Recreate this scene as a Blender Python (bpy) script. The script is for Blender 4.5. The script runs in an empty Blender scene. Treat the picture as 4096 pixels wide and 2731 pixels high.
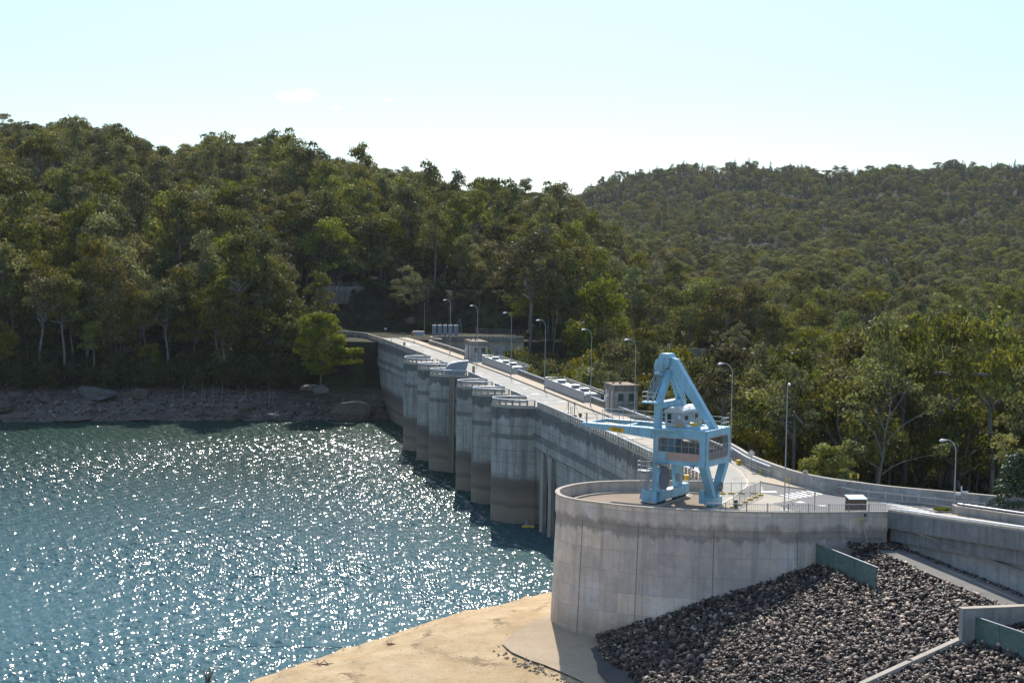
import bpy, bmesh, math, random
import numpy as np
from mathutils import Vector, Matrix, Quaternion
R_ = math.radians
scene = bpy.context.scene
COL = scene.collection

# ---------------------------------------------------------------- camera, sky, sun, exposure
CAM_H, FOC, PITCH, ROLL = 25.45, 6500.0, 0.0625, -0.0158      # metres above the crest road, pixels of a 4096 wide frame
SUN_EL, SUN_AZ = 41.5, -1.0                                     # azimuth measured from +Y to +X
def cam_axes():
    f = Vector((0, math.cos(PITCH), -math.sin(PITCH)))
    rt = Vector((1, 0, 0)); dn = Vector((0, -math.sin(PITCH), -math.cos(PITCH)))
    return rt*math.cos(ROLL)+dn*math.sin(ROLL), dn*math.cos(ROLL)-rt*math.sin(ROLL), f
AX, AD, AF = cam_axes()
cd = bpy.data.cameras.new("camera"); cam = bpy.data.objects.new("camera", cd); COL.objects.link(cam)
M = Matrix.Identity(4)
for i in range(3):
    M[i][0] = AX[i]; M[i][1] = -AD[i]; M[i][2] = -AF[i]
M[2][3] = CAM_H
cam.matrix_world = M
cd.sensor_width = 36.0; cd.lens = FOC/4096*36; cd.clip_start = 0.5; cd.clip_end = 60000
scene.camera = cam
world = bpy.data.worlds.new("World"); scene.world = world; world.use_nodes = True
wn = world.node_tree; bg = wn.nodes['Background']
sky = wn.nodes.new('ShaderNodeTexSky'); sky.sky_type = 'NISHITA'; sky.sun_disc = False
sky.sun_elevation = R_(SUN_EL); sky.sun_rotation = R_(SUN_AZ); sky.altitude = 100
sky.air_density = 1.0; sky.dust_density = 0.5; sky.ozone_density = 1.0
# low sky dimmed and tinted by a painted colour ramp (by direction, the same from anywhere)
_tc = wn.nodes.new('ShaderNodeTexCoord'); _sx = wn.nodes.new('ShaderNodeSeparateXYZ'); _rp = wn.nodes.new('ShaderNodeValToRGB'); _mx = wn.nodes.new('ShaderNodeMix'); _mx.data_type = 'RGBA'; _mx.blend_type = 'MULTIPLY'; _mx.inputs[0].default_value = 1.0
wn.links.new(_tc.outputs['Generated'], _sx.inputs[0]); wn.links.new(_sx.outputs[2], _rp.inputs[0]); wn.links.new(sky.outputs[0], _mx.inputs[6]); wn.links.new(_rp.outputs[0], _mx.inputs[7]); wn.links.new(_mx.outputs[2], bg.inputs[0])
_e = _rp.color_ramp; _e.elements.new(.1); _e.elements.new(.2)
for _i, (_p, _c) in enumerate(((0, (.345, .405, .57)), (.10, (.395, .475, .515)), (.21, (.53, .585, .55)), (.5, (1, 1, 1)))): _e.elements[_i].position = _p; _e.elements[_i].color = (*_c, 1)
bg.inputs[1].default_value = 0.15
# three small soft clouds, part of the sky (fixed directions, infinitely far)
def _mth(op, a, b=None, c=None):
    m_ = wn.nodes.new('ShaderNodeMath'); m_.operation = op
    for i_, x_ in enumerate((a, b, c)):
        if x_ is None: continue
        if isinstance(x_, (int, float)): m_.inputs[i_].default_value = x_
        else: wn.links.new(x_, m_.inputs[i_])
    return m_.outputs[0]
_u = _mth('DIVIDE', _sx.outputs[0], _sx.outputs[1]); _v = _mth('DIVIDE', _sx.outputs[2], _sx.outputs[1])
_nz = wn.nodes.new('ShaderNodeTexNoise'); _nz.inputs['Scale'].default_value = 190.0; _nz.inputs['Detail'].default_value = 6.0; _nz.inputs['Roughness'].default_value = 0.65
_mp = wn.nodes.new('ShaderNodeVectorMath'); _mp.operation = 'MULTIPLY'; _mp.inputs[1].default_value = (1, 1, 2.0); wn.links.new(_tc.outputs['Generated'], _mp.inputs[0]); wn.links.new(_mp.outputs[0], _nz.inputs['Vector'])
_acc = 0.0
for _px, _py, _wd, _ht in ((1180, 388, 100, 27), (1553, 400, 26, 7), (1345, 433, 24, 7), (1220, 372, 55, 18)):
    _d = (AX*((_px-2048)/FOC) + AD*((_py-1365.5)/FOC) + AF)
    _a = _mth('DIVIDE', _mth('SUBTRACT', _u, _d.x/_d.y), _wd/FOC); _b = _mth('DIVIDE', _mth('SUBTRACT', _v, _d.z/_d.y), _ht/FOC)
    _r = _mth('SUBTRACT', 1.0, _mth('ADD', _mth('MULTIPLY', _a, _a), _mth('MULTIPLY', _b, _b)))
    _k = _mth('ADD', _r, _mth('MULTIPLY', _mth('SUBTRACT', _nz.outputs[0], 0.5), 3.4))
    _mr = wn.nodes.new('ShaderNodeMapRange'); _mr.clamp = True; wn.links.new(_mth('MULTIPLY', _k, _mth('GREATER_THAN', _r, -1.2)), _mr.inputs[0]); _mr.inputs[1].default_value = 0.1; _mr.inputs[2].default_value = 0.8
    _acc = _mth('MAXIMUM', _acc, _mth('MULTIPLY', _mr.outputs[0], _mth('GREATER_THAN', _sx.outputs[1], 0.0)))
_cm = wn.nodes.new('ShaderNodeMix'); _cm.data_type = 'RGBA'; wn.links.new(_acc, _cm.inputs[0]); wn.links.new(_mx.outputs[2], _cm.inputs[6]); _cm.inputs[7].default_value = (4.6, 4.6, 4.6, 1); wn.links.new(_cm.outputs[2], bg.inputs[0])
sl = bpy.data.lights.new("sun", 'SUN'); sun = bpy.data.objects.new("sun", sl); COL.objects.link(sun)
sl.energy = 3.5; sl.angle = R_(0.53); sl.color = (1.0, 0.94, 0.84)
to_sun = Vector((math.sin(R_(SUN_AZ))*math.cos(R_(SUN_EL)), math.cos(R_(SUN_AZ))*math.cos(R_(SUN_EL)), math.sin(R_(SUN_EL))))
sun.rotation_euler = to_sun.to_track_quat('Z', 'Y').to_euler()
sun.location = (0, 60, 120)
vs = scene.view_settings; vs.view_transform = 'Standard'; vs.look = 'None'; vs.exposure = 0.75; vs.gamma = 1.0
try: vs.use_curve_mapping = False
except Exception: pass

# ---------------------------------------------------------------- helpers
def ray(px, py):
    return (AX*((px-2048)/FOC) + AD*((py-1365.5)/FOC) + AF)
CP = Vector((0, 0, CAM_H))
def at(px, py, z=0.0):
    "point of the horizontal plane z that the photograph shows at a reading of 4096x2731"
    d = ray(px, py); t = (z-CAM_H)/d.z
    return CP + d*t
def onplane(px, py, p0, n):
    d = ray(px, py); t = (Vector(p0)-CP).dot(Vector(n))/d.dot(Vector(n))
    return CP + d*t
def proj(p):
    d = Vector(p)-CP; w = d.dot(AF)
    return 2048+FOC*d.dot(AX)/w, 1365.5+FOC*d.dot(AD)/w, w
def tag(o, label=None, cat=None, group=None, kind=None):
    if label: o['label'] = label
    if cat: o['category'] = cat
    if group: o['group'] = group
    if kind: o['kind'] = kind
    return o
def empty(name, loc, rz=0.0):
    o = bpy.data.objects.new(name, None); COL.objects.link(o); o.location = loc; o.rotation_euler = (0, 0, rz)
    o.empty_display_size = 0.5
    return o
def thing(name, label, cat, loc=(0, 0, 0), rz=0.0, group=None):
    return tag(empty(name, loc, rz), label, cat, group)
ORIG = {}
def org(o):
    p = Vector((0, 0, 0))
    while o is not None: p = p+Vector(o.location); o = o.parent
    return p

class MB:
    "collects shapes and links them as ONE mesh object"
    def __init__(s): s.v = []; s.f = []; s.m = []; s.uv = []; s.mi = 0
    def face(s, pts, uvs=None):
        n = len(s.v); s.v += [tuple(p) for p in pts]; s.f.append(list(range(n, n+len(pts)))); s.m.append(s.mi)
        s.uv.append(uvs or [(0, 0)]*len(pts)); return s
    def quads(s, V, F):
        n = len(s.v); s.v += [tuple(p) for p in V]
        for q in F: s.f.append([n+i for i in q]); s.m.append(s.mi); s.uv.append([(0, 0)]*len(q))
        return s
    def box(s, c, size, rz=0.0, M3=None):
        hx, hy, hz = size[0]/2, size[1]/2, size[2]/2
        V = [Vector((x*hx, y*hy, z*hz)) for z in (-1, 1) for y in (-1, 1) for x in (-1, 1)]
        if M3 is not None: V = [M3 @ v for v in V]
        if rz: q = Matrix.Rotation(rz, 3, 'Z'); V = [q @ v for v in V]
        V = [v+Vector(c) for v in V]
        return s.quads(V, [(0, 2, 3, 1), (4, 5, 7, 6), (0, 1, 5, 4), (2, 6, 7, 3), (0, 4, 6, 2), (1, 3, 7, 5)])
    def span(s, a, b, w, h, up=(0, 0, 1)):
        "box bar from a to b, w across, h along up"
        a = Vector(a); b = Vector(b); d = (b-a); L = d.length
        if L < 1e-6: return s
        d.normalize(); x = d.cross(Vector(up))
        if x.length < 1e-4: x = d.cross(Vector((0, 1, 0)))
        x.normalize(); u = x.cross(d)
        V = []
        for t in (a, b):
            for sx, sz in ((-1, -1), (1, -1), (1, 1), (-1, 1)): V.append(t+x*(sx*w/2)+u*(sz*h/2))
        return s.quads(V, [(3, 2, 1, 0), (4, 5, 6, 7), (0, 1, 5, 4), (1, 2, 6, 5), (2, 3, 7, 6), (3, 0, 4, 7)])
    def tube(s, pts, rad, n=6, cap=True):
        pts = [Vector(p) for p in pts]; k = len(pts)
        rr = rad if isinstance(rad, (list, tuple)) else [rad]*k
        V = []; ref = None
        for i, p in enumerate(pts):
            d = (pts[min(i+1, k-1)]-pts[max(i-1, 0)]).normalized()
            if ref is None:
                ref = d.cross(Vector((0, 0, 1)))
                if ref.length < 1e-3: ref = Vector((1, 0, 0))
            x = (ref-d*ref.dot(d)).normalized(); ref = x; y = d.cross(x)
            for j in range(n):
                a = 2*math.pi*j/n; V.append(p+x*(math.cos(a)*rr[i])+y*(math.sin(a)*rr[i]))
        F = [(i*n+j, i*n+(j+1) % n, (i+1)*n+(j+1) % n, (i+1)*n+j) for i in range(k-1) for j in range(n)]
        if cap: F += [tuple(range(n))[::-1], tuple((k-1)*n+j for j in range(n))]
        return s.quads(V, F)
    def prism(s, poly, z0, z1, cap=True):
        "vertical prism over a ccw outline of (x,y); z0/z1 number or list"
        n = len(poly); a = [z0]*n if not isinstance(z0, (list, tuple)) else z0; b = [z1]*n if not isinstance(z1, (list, tuple)) else z1
        V = [(p[0], p[1], a[i]) for i, p in enumerate(poly)]+[(p[0], p[1], b[i]) for i, p in enumerate(poly)]
        F = [(i, (i+1) % n, n+(i+1) % n, n+i) for i in range(n)]
        if cap: F += [tuple(range(n))[::-1], tuple(range(n, 2*n))]
        return s.quads(V, F)
    def extr(s, poly, dirv):
        "any planar outline (3d points) pushed along dirv"
        n = len(poly); P = [Vector(p) for p in poly]; D = Vector(dirv)
        V = P+[p+D for p in P]
        return s.quads(V, [(i, (i+1) % n, n+(i+1) % n, n+i) for i in range(n)]+[tuple(range(n))[::-1], tuple(range(n, 2*n))])
    def wall(s, path, z0, z1, th, closed=False, side=1, u0=0.0):
        "wall following a plan path; outer face on the path, thickness th towards side; uv = run, height"
        P = [Vector((p[0], p[1], 0)) for p in path]; n = len(P); N = []
        for i in range(n):
            a = P[max(i-1, 0)] if not closed else P[i-1]; b = P[min(i+1, n-1)] if not closed else P[(i+1) % n]
            d = (b-a).normalized(); N.append(Vector((-d.y, d.x, 0))*side)
        za = z0 if isinstance(z0, (list, tuple)) else [z0]*n; zb = z1 if isinstance(z1, (list, tuple)) else [z1]*n
        u = u0
        for i in range(n if closed else n-1):
            j = (i+1) % n; L = (P[j]-P[i]).length
            o = lambda k, z, t: (P[k].x+N[k].x*t, P[k].y+N[k].y*t, z)
            s.face([o(i, za[i], 0), o(j, za[j], 0), o(j, zb[j], 0), o(i, zb[i], 0)], [(u, za[i]), (u+L, za[j]), (u+L, zb[j]), (u, zb[i])])
            s.face([o(j, za[j], th), o(i, za[i], th), o(i, zb[i], th), o(j, zb[j], th)], [(u+L, za[j]), (u, za[i]), (u, zb[i]), (u+L, zb[j])])
            s.face([o(i, zb[i], 0), o(j, zb[j], 0), o(j, zb[j], th), o(i, zb[i], th)], [(u, zb[i]), (u+L, zb[j]), (u+L, zb[j]), (u, zb[i])])
            s.face([o(j, za[j], 0), o(i, za[i], 0), o(i, za[i], th), o(j, za[j], th)])
            u += L
        if not closed:
            for k in (0, n-1):
                s.face([o(k, za[k], 0), o(k, zb[k], 0), o(k, zb[k], th), o(k, za[k], th)])
        return s
    def build(s, name, mat, parent=None, smooth=False, uv=False, wloc=None):
        "vertices are in world space; the object's origin goes to its parent's (or wloc)"
        o0 = org(parent) if parent is not None else (Vector(wloc) if wloc is not None else Vector((0, 0, 0)))
        rz = parent.rotation_euler.z if (parent is not None) else 0.0
        me = bpy.data.meshes.new(name)
        if rz and not getattr(s, 'local', False):
            q = Matrix.Rotation(-rz, 3, 'Z'); V = [tuple(q @ (Vector(v)-o0)) for v in s.v]
        elif getattr(s, 'local', False): V = s.v
        else: V = [(v[0]-o0.x, v[1]-o0.y, v[2]-o0.z) for v in s.v]
        me.from_pydata(V, [], s.f)
        mats = mat if isinstance(mat, (list, tuple)) else [mat]
        for m in mats: me.materials.append(m)
        me.polygons.foreach_set('material_index', s.m)
        if smooth: me.polygons.foreach_set('use_smooth', [True]*len(s.f))
        if uv:
            L = me.uv_layers.new(name='UVMap'); flat = [c for q in s.uv for t in q for c in t]; L.data.foreach_set('uv', flat)
        me.validate(); me.update()
        o = bpy.data.objects.new(name, me); COL.objects.link(o)
        if parent is not None: o.parent = parent
        elif wloc is not None: o.location = wloc
        return o
def LMB():
    m = MB(); m.local = True; return m
def copy_tree(o, parent=None):
    c = o.copy(); COL.objects.link(c); c.parent = parent
    for ch in [x for x in o.children]: copy_tree(ch, c)
    return c
def catmull(P, k=6):
    P = [Vector(p) for p in P]; out = []
    for i in range(len(P)-1):
        a = P[max(i-1, 0)]; b = P[i]; c = P[i+1]; d = P[min(i+2, len(P)-1)]
        for j in range(k):
            t = j/k; out.append(0.5*((2*b)+(c-a)*t+(2*a-5*b+4*c-d)*t*t+(3*b-3*c+d-a)*t*t*t))
    out.append(P[-1]); return out
def along(P, step, start=0.0):
    "points (and headings) every step metres along a polyline"
    P = [Vector(p) for p in P]; out = []; d = start; s = 0.0
    for a, b in zip(P[:-1], P[1:]):
        L = (b-a).length
        while d <= s+L:
            out.append((a.lerp(b, (d-s)/L), (b-a).normalized())); d += step
        s += L
    return out

# ---------------------------------------------------------------- materials
MATS = {}
class NT:
    def __init__(s, name):
        s.m = bpy.data.materials.new(name); s.m.use_nodes = True; s.t = s.m.node_tree
        s.b = s.t.nodes['Principled BSDF']; s.out = s.t.nodes['Material Output']; MATS[name] = s.m
    def n(s, typ, **k):
        o = s.t.nodes.new(typ)
        for a, b in k.items():
            if a.startswith('i_'): o.inputs[a[2:]].default_value = b
            else: setattr(o, a, b)
        return o
    def l(s, a, b): s.t.links.new(a, b)
    def pos(s): return s.n('ShaderNodeNewGeometry').outputs['Position']
    def scaled(s, src, sc):
        m = s.n('ShaderNodeVectorMath', operation='MULTIPLY'); s.l(src, m.inputs[0]); m.inputs[1].default_value = sc; return m.outputs[0]
    def noise(s, src, scale, detail=4, rough=0.55, out=0):
        n = s.n('ShaderNodeTexNoise'); n.inputs['Scale'].default_value = scale; n.inputs['Detail'].default_value = detail
        n.inputs['Roughness'].default_value = rough; s.l(src, n.inputs['Vector']); return n.outputs[out]
    def math(s, op, a, b=None, c=None, clamp=False):
        m = s.n('ShaderNodeMath', operation=op, use_clamp=clamp)
        for i, x in enumerate((a, b, c)):
            if x is None: continue
            if isinstance(x, (int, float)): m.inputs[i].default_value = x
            else: s.l(x, m.inputs[i])
        return m.outputs[0]
    def ramp(s, src, stops, interp='LINEAR'):
        r = s.n('ShaderNodeValToRGB'); e = r.color_ramp; e.interpolation = interp
        while len(e.elements) < len(stops): e.elements.new(0.5)
        for i, (p, c) in enumerate(stops):
            e.elements[i].position = p; e.elements[i].color = (*c, 1) if len(c) == 3 else c
        s.l(src, r.inputs[0]); return r.outputs[0]
    def rng(s, src, a, b, c=0.0, d=1.0):
        m = s.n('ShaderNodeMapRange'); m.clamp = True
        s.l(src, m.inputs[0]); m.inputs[1].default_value = a; m.inputs[2].default_value = b; m.inputs[3].default_value = c; m.inputs[4].default_value = d
        return m.outputs[0]
    def mix(s, fac, a, b, typ='MIX'):
        m = s.n('ShaderNodeMix', data_type='RGBA', blend_type=typ)
        for k, x in ((0, fac), (6, a), (7, b)):
            if isinstance(x, (int, float)): m.inputs[k].default_value = x
            elif isinstance(x, tuple): m.inputs[k].default_value = (*x, 1) if len(x) == 3 else x
            else: s.l(x, m.inputs[k])
        return m.outputs[2]
    def z(s, src):
        x = s.n('ShaderNodeSeparateXYZ'); s.l(src, x.inputs[0]); return x.outputs
    def bump(s, h, dist=0.02, strength=0.5):
        b = s.n('ShaderNodeBump'); b.inputs['Distance'].default_value = dist; b.inputs['Strength'].default_value = strength
        s.l(h, b.inputs['Height']); s.l(b.outputs[0], s.b.inputs['Normal']); return b
    def col(s, c): 
        if isinstance(c, tuple): s.b.inputs['Base Color'].default_value = (*c, 1)
        else: s.l(c, s.b.inputs['Base Color'])
    def rough(s, r, spec=None):
        if isinstance(r, (int, float)): s.b.inputs['Roughness'].default_value = r
        else: s.l(r, s.b.inputs['Roughness'])
        if spec is not None: s.b.inputs['Specular IOR Level'].default_value = spec
def M_(n): return MATS[n]

def paint(name, c, rough=0.45, metal=0.0, dirt=0.25, scale=2.0, spec=0.5, rust=0.0):
    t = NT(name); p = t.pos()
    a = t.noise(t.scaled(p, (1, 1, 0.25)), scale, 5, 0.6)
    b = t.noise(p, scale*7, 3, 0.6)
    f = t.math('MULTIPLY', t.rng(a, 0.42, 0.75), dirt)
    d = t.mix(f, c, tuple(x*0.45+0.02 for x in c))
    d = t.mix(t.math('MULTIPLY', t.rng(b, 0.6, 0.8), dirt*0.5), d, tuple(min(1, x*1.2+0.03) for x in c))
    if rust:
        r1 = t.noise(t.scaled(p, (3.2, 3.2, 0.35)), 1.0, 6, 0.7); r2 = t.noise(p, 0.7, 3, 0.5)
        d = t.mix(t.math('MULTIPLY', t.math('MULTIPLY', t.rng(r1, 0.56, 0.68), t.rng(r2, 0.42, 0.6)), rust), d, (0.20, 0.12, 0.08))
    t.col(d); t.rough(rough, spec); t.b.inputs['Metallic'].default_value = metal
    return t.m
def concrete(name, base=(0.36, 0.34, 0.31), warm=(0.42, 0.36, 0.28), ring=False, top=None, lift=1.9, panels=False, dark=0.5, scale=1.0, streak=0.55):
    t = NT(name); p = t.pos(); xyz = t.z(p)
    big = t.noise(p, 0.12*scale, 4, 0.6); mid = t.noise(p, 0.9*scale, 6, 0.65); fine = t.noise(p, 9*scale, 4, 0.6)
    st = t.noise(t.scaled(p, (1.3, 1.3, 0.07)), 1.0, 5, 0.65)
    st2 = t.noise(t.scaled(p, (4.5, 4.5, 0.25)), 1.0, 3, 0.6)
    c = t.mix(t.rng(big, 0.35, 0.65), base, warm)
    c = t.mix(t.rng(mid, 0.3, 0.75, 0.0, 0.6), c, tuple(x*0.55 for x in base))
    pt = t.noise(t.scaled(p, (0.22, 0.22, 0.30)), 1.0, 6, 0.7); c = t.mix(t.rng(pt, 0.54, 0.62, 0.0, 0.45), c, tuple(min(0.85, x*1.45) for x in base)); c = t.mix(t.rng(pt, 0.46, 0.38, 0.0, 0.4), c, tuple(x*0.5 for x in base))
    if panels:
        uv = t.n('ShaderNodeUVMap'); 
        br = t.n('ShaderNodeTexBrick'); br.offset = 0.37; br.inputs['Scale'].default_value = 1.0
        br.inputs['Brick Width'].default_value = 5.3; br.inputs['Row Height'].default_value = 1.92; br.inputs['Mortar Size'].default_value = 0.022
        br.inputs['Mortar Smooth'].default_value = 0.6
        br.inputs['Color1'].default_value = (0.74, 0.72, 0.74, 1); br.inputs['Color2'].default_value = (1.15, 1.06, 0.97, 1); br.inputs['Mortar'].default_value = (0.55, 0.50, 0.45, 1)
        wob = t.n('ShaderNodeVectorMath', operation='ADD'); nz = t.noise(p, 0.8, 3, 0.6, 1)
        sc = t.n('ShaderNodeVectorMath', operation='SCALE'); t.l(nz, sc.inputs[0]); sc.inputs['Scale'].default_value = 0.22
        t.l(uv.outputs[0], wob.inputs[0]); t.l(sc.outputs[0], wob.inputs[1]); t.l(wob.outputs[0], br.inputs['Vector'])
        c = t.mix(1.0, c, br.outputs['Color'], 'MULTIPLY')
    elif lift:
        zz = t.math('ADD', xyz[2], t.math('MULTIPLY', mid, 0.25))
        fr = t.math('FRACT', t.math('DIVIDE', zz, lift))
        ln = t.math('MULTIPLY', t.math('LESS_THAN', t.math('ABSOLUTE', t.math('SUBTRACT', fr, 0.5)), 0.022), 0.75)
        c = t.mix(t.math('MULTIPLY', ln, t.rng(big, 0.3, 0.5)), c, tuple(x*0.3 for x in base))
    c = t.mix(t.math('MULTIPLY', t.rng(st, 0.48, 0.72), streak), c, tuple(x*dark*0.55 for x in base))
    c = t.mix(t.math('MULTIPLY', t.rng(st2, 0.58, 0.75), streak*0.7), c, tuple(x*dark*0.8 for x in base))
    c = t.mix(t.math('MULTIPLY', t.rng(t.noise(t.scaled(p, (2.4, 2.4, 0.16)), 1.0, 3, 0.5), 0.63, 0.72), 0.4), c, (0.62, 0.60, 0.57))
    if top is not None:          # wet black growth running down from the coping
        e = t.math('ADD', xyz[2], t.math('MULTIPLY', t.math('SUBTRACT', t.noise(t.scaled(p, (0.55, 0.55, 0.12)), 1.0, 8, 0.72), 0.5), 3.6))
        w = t.math('MULTIPLY', t.rng(e, top[1]-0.35, top[1]), t.rng(e, top[0]+0.45, top[0]))
        c = t.mix(t.math('MULTIPLY', w, top[2]), c, (0.055, 0.05, 0.05))
    if ring:                     # tide marks of the draw-down
        e = t.math('ADD', xyz[2], t.math('MULTIPLY', t.math('SUBTRACT', t.noise(t.scaled(p, (0.5, 0.5, 0.1)), 1.0, 4, 0.6), 0.5), 1.3))
        band = t.ramp(t.rng(e, ring[0], ring[1]), [(0.0, (0.24, 0.18, 0.13)), (0.3, (0.29, 0.215, 0.15)), (0.38, (0.17, 0.125, 0.095)), (0.5, (0.26, 0.19, 0.135)), (0.8, (0.15, 0.115, 0.09)), (1.0, (0.19, 0.15, 0.12))])
        c = t.mix(t.rng(e, ring[1]+0.3, ring[1]-0.5), c, band) if ring[2] else t.mix(t.math('MULTIPLY', t.rng(e, ring[1]+0.6, ring[0]), 0.75), c, (0.30, 0.19, 0.11))
    c = t.mix(t.rng(fine, 0.3, 0.8, 0.0, 0.25), c, tuple(x*0.6 for x in base))
    t.col(c); t.rough(0.9, 0.25); h = t.math('ADD', t.math('MULTIPLY', mid, 0.6), t.math('MULTIPLY', fine, 0.4)); t.bump(h, 0.04, 0.6)
    return t.m
# ---------------------------------------------------------------- land materials
def mat_water():
    t = NT('water'); p = t.pos()
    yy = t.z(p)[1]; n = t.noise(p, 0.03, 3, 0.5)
    t.col(t.mix(t.rng(yy, 185, 300), (0.052, 0.120, 0.132), (0.018, 0.046, 0.034)))  # far water painted darker green, standing in for the hill's reflection
    df = t.n('ShaderNodeBsdfDiffuse'); t.l(t.b.inputs['Base Color'].links[0].from_socket, df.inputs[0]); gl = t.n('ShaderNodeBsdfGlossy'); gl.inputs['Roughness'].default_value = WATER_ROUGH
    fr = t.n('ShaderNodeFresnel'); fr.inputs[0].default_value = 1.333; mx = t.n('ShaderNodeMixShader'); t.l(t.math('MULTIPLY', fr.outputs[0], 0.50), mx.inputs[0]); t.l(df.outputs[0], mx.inputs[1]); t.l(gl.outputs[0], mx.inputs[2]); t.l(mx.outputs[0], t.out.inputs[0])
    return t.m
WATER_ROUGH = 0.155
mat_water()
def mat_hill():
    t = NT('forest_floor'); p = t.pos(); z = t.z(p)[2]
    n1 = t.noise(p, 0.12, 5, 0.6); n2 = t.noise(p, 1.1, 5, 0.7); n3 = t.noise(t.scaled(p, (0.12, 0.12, 2.6)), 1.0, 5, 0.7)
    soil = t.mix(t.rng(n2, 0.3, 0.7), (0.022, 0.022, 0.012), (0.055, 0.043, 0.028))
    soil = t.mix(t.rng(n1, 0.52, 0.62), soil, (0.045, 0.06, 0.02))
    rock = t.mix(t.rng(n3, 0.35, 0.65), (0.060, 0.050, 0.042), (0.17, 0.14, 0.115))
    rock = t.mix(t.rng(n2, 0.52, 0.66, 0, .6), rock, (0.14, 0.095, 0.065))
    rock = t.mix(t.rng(t.noise(p, 2.8, 4, 0.6), 0.56, 0.64), rock, (0.25, 0.23, 0.215))
    zz = t.math('ADD', z, t.math('MULTIPLY', t.math('SUBTRACT', n1, 0.5), 5))
    t.col(t.mix(t.rng(zz, -13.0, -10.8), rock, soil)); t.rough(0.95, 0.15)
    t.bump(t.math('ADD', n2, n3), 0.5, 0.8)
    return t.m
mat_hill()
def mat_rocky(name, a, b, lite=(0.4, 0.37, 0.34), sc=1.0, amt=0.25):
    t = NT(name); p = t.pos(); oi = t.n('ShaderNodeObjectInfo')
    n1 = t.noise(p, 0.7*sc, 5, 0.65); n2 = t.noise(t.scaled(p, (1, 1, 3.5)), 1.2*sc, 5, 0.7); n3 = t.noise(p, 7*sc, 3, 0.6)
    c = t.mix(t.rng(n1, 0.35, 0.65), a, b); c = t.mix(t.math('MULTIPLY', t.rng(n2, 0.55, 0.68), amt*2), c, lite)
    c = t.mix(t.rng(n3, 0.35, 0.8, 0, 0.4), c, tuple(x*0.4 for x in a))
    t.col(c); t.rough(0.9, 0.2); t.bump(t.math('ADD', n2, t.math('MULTIPLY', n3, 0.5)), 0.12/sc, 0.7); return t.m
mat_rocky('sandstone', (0.09, 0.07, 0.055), (0.16, 0.125, 0.095), (0.26, 0.235, 0.21), 1.0, 0.3)
def mat_sand():
    t = NT('sand'); p = t.pos(); z = t.z(p)[2]
    n1 = t.noise(p, 0.25, 5, 0.65); n2 = t.noise(t.scaled(p, (1, 1, 3)), 2.2, 6, 0.75); n3 = t.noise(p, 14, 4, 0.7)
    mp = t.n('ShaderNodeMapping'); t.l(p, mp.inputs[0]); mp.inputs['Rotation'].default_value = (0, 0, R_(-50)); mp.inputs['Scale'].default_value = (0.25, 2.2, 1)
    n4 = t.noise(mp.outputs[0], 0.8, 5, 0.7)
    c = t.mix(t.rng(n1, 0.35, 0.65), (0.53, 0.365, 0.19), (0.68, 0.505, 0.295))
    c = t.mix(t.rng(n2, 0.55, 0.7, 0, 0.75), c, (0.27, 0.19, 0.105))
    c = t.mix(t.rng(n4, 0.55, 0.7, 0, 0.45), c, (0.62, 0.52, 0.37))
    c = t.mix(t.rng(n3, 0.58, 0.72, 0, 0.8), c, (0.15, 0.11, 0.07))
    zz = t.math('ADD', z, t.math('MULTIPLY', n2, 0.55)); fr = t.math('ABSOLUTE', t.math('SUBTRACT', t.math('FRACT', t.math('MULTIPLY', zz, 1.35)), 0.5))
    c = t.mix(t.math('MULTIPLY', t.rng(fr, 0.10, 0.02), t.rng(n1, 0.40, 0.62)), c, (0.24, 0.165, 0.09))
    c = t.mix(t.rng(z, -17.45, -17.95), c, (0.17, 0.12, 0.07))
    t.col(c); t.rough(0.92, 0.2); t.bump(t.math('ADD', n2, t.math('MULTIPLY', n3, 0.6)), 0.18, 0.9); return t.m
mat_sand()
def mat_riprap():
    t = NT('basalt_rubble'); p = t.pos()
    at_ = t.n('ShaderNodeAttribute'); at_.attribute_name = 'tone'
    n1 = t.noise(p, 3.0, 4, 0.6); n2 = t.noise(p, 16, 3, 0.6)
    c = t.ramp(at_.outputs['Fac'], [(0, (0.018, 0.012, 0.010)), (0.4, (0.050, 0.034, 0.027)), (0.68, (0.15, 0.098, 0.070)), (0.88, (0.30, 0.195, 0.13)), (1, (0.58, 0.44, 0.31))])
    c = t.mix(t.rng(n1, 0.4, 0.7, 0, 0.55), c, (0.05, 0.045, 0.045)); c = t.mix(t.rng(n2, 0.6, 0.75, 0, 0.35), c, (0.16, 0.125, 0.10))
    t.col(c); t.rough(0.55, 0.35); t.bump(t.math('ADD', n1, n2), 0.05, 0.6); return t.m
mat_riprap()
def mat_plain(name, a, b, sc=3.0, rough=0.9, bump=0.01, c3=None):
    t = NT(name); p = t.pos(); n1 = t.noise(p, sc*0.12, 5, 0.65); n2 = t.noise(p, sc*2, 5, 0.7); n3 = t.noise(p, sc*14, 3, 0.7)
    c = t.mix(t.rng(n1, 0.33, 0.66), a, b); c = t.mix(t.rng(n2, 0.45, 0.75, 0, 0.4), c, tuple(x*0.6 for x in a))
    c = t.mix(t.rng(n3, 0.5, 0.75, 0, 0.35), c, c3 or tuple(min(1, x*1.4) for x in b))
    t.col(c); t.rough(rough, 0.3); t.bump(t.math('ADD', n2, n3), bump, 0.6); return t.m
mat_plain('gravel', (0.16, 0.155, 0.145), (0.24, 0.225, 0.20), 3.0, 0.95, 0.03)
mat_plain('dark_gravel', (0.07, 0.065, 0.06), (0.10, 0.09, 0.08), 3.0, 0.95, 0.04)

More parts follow.
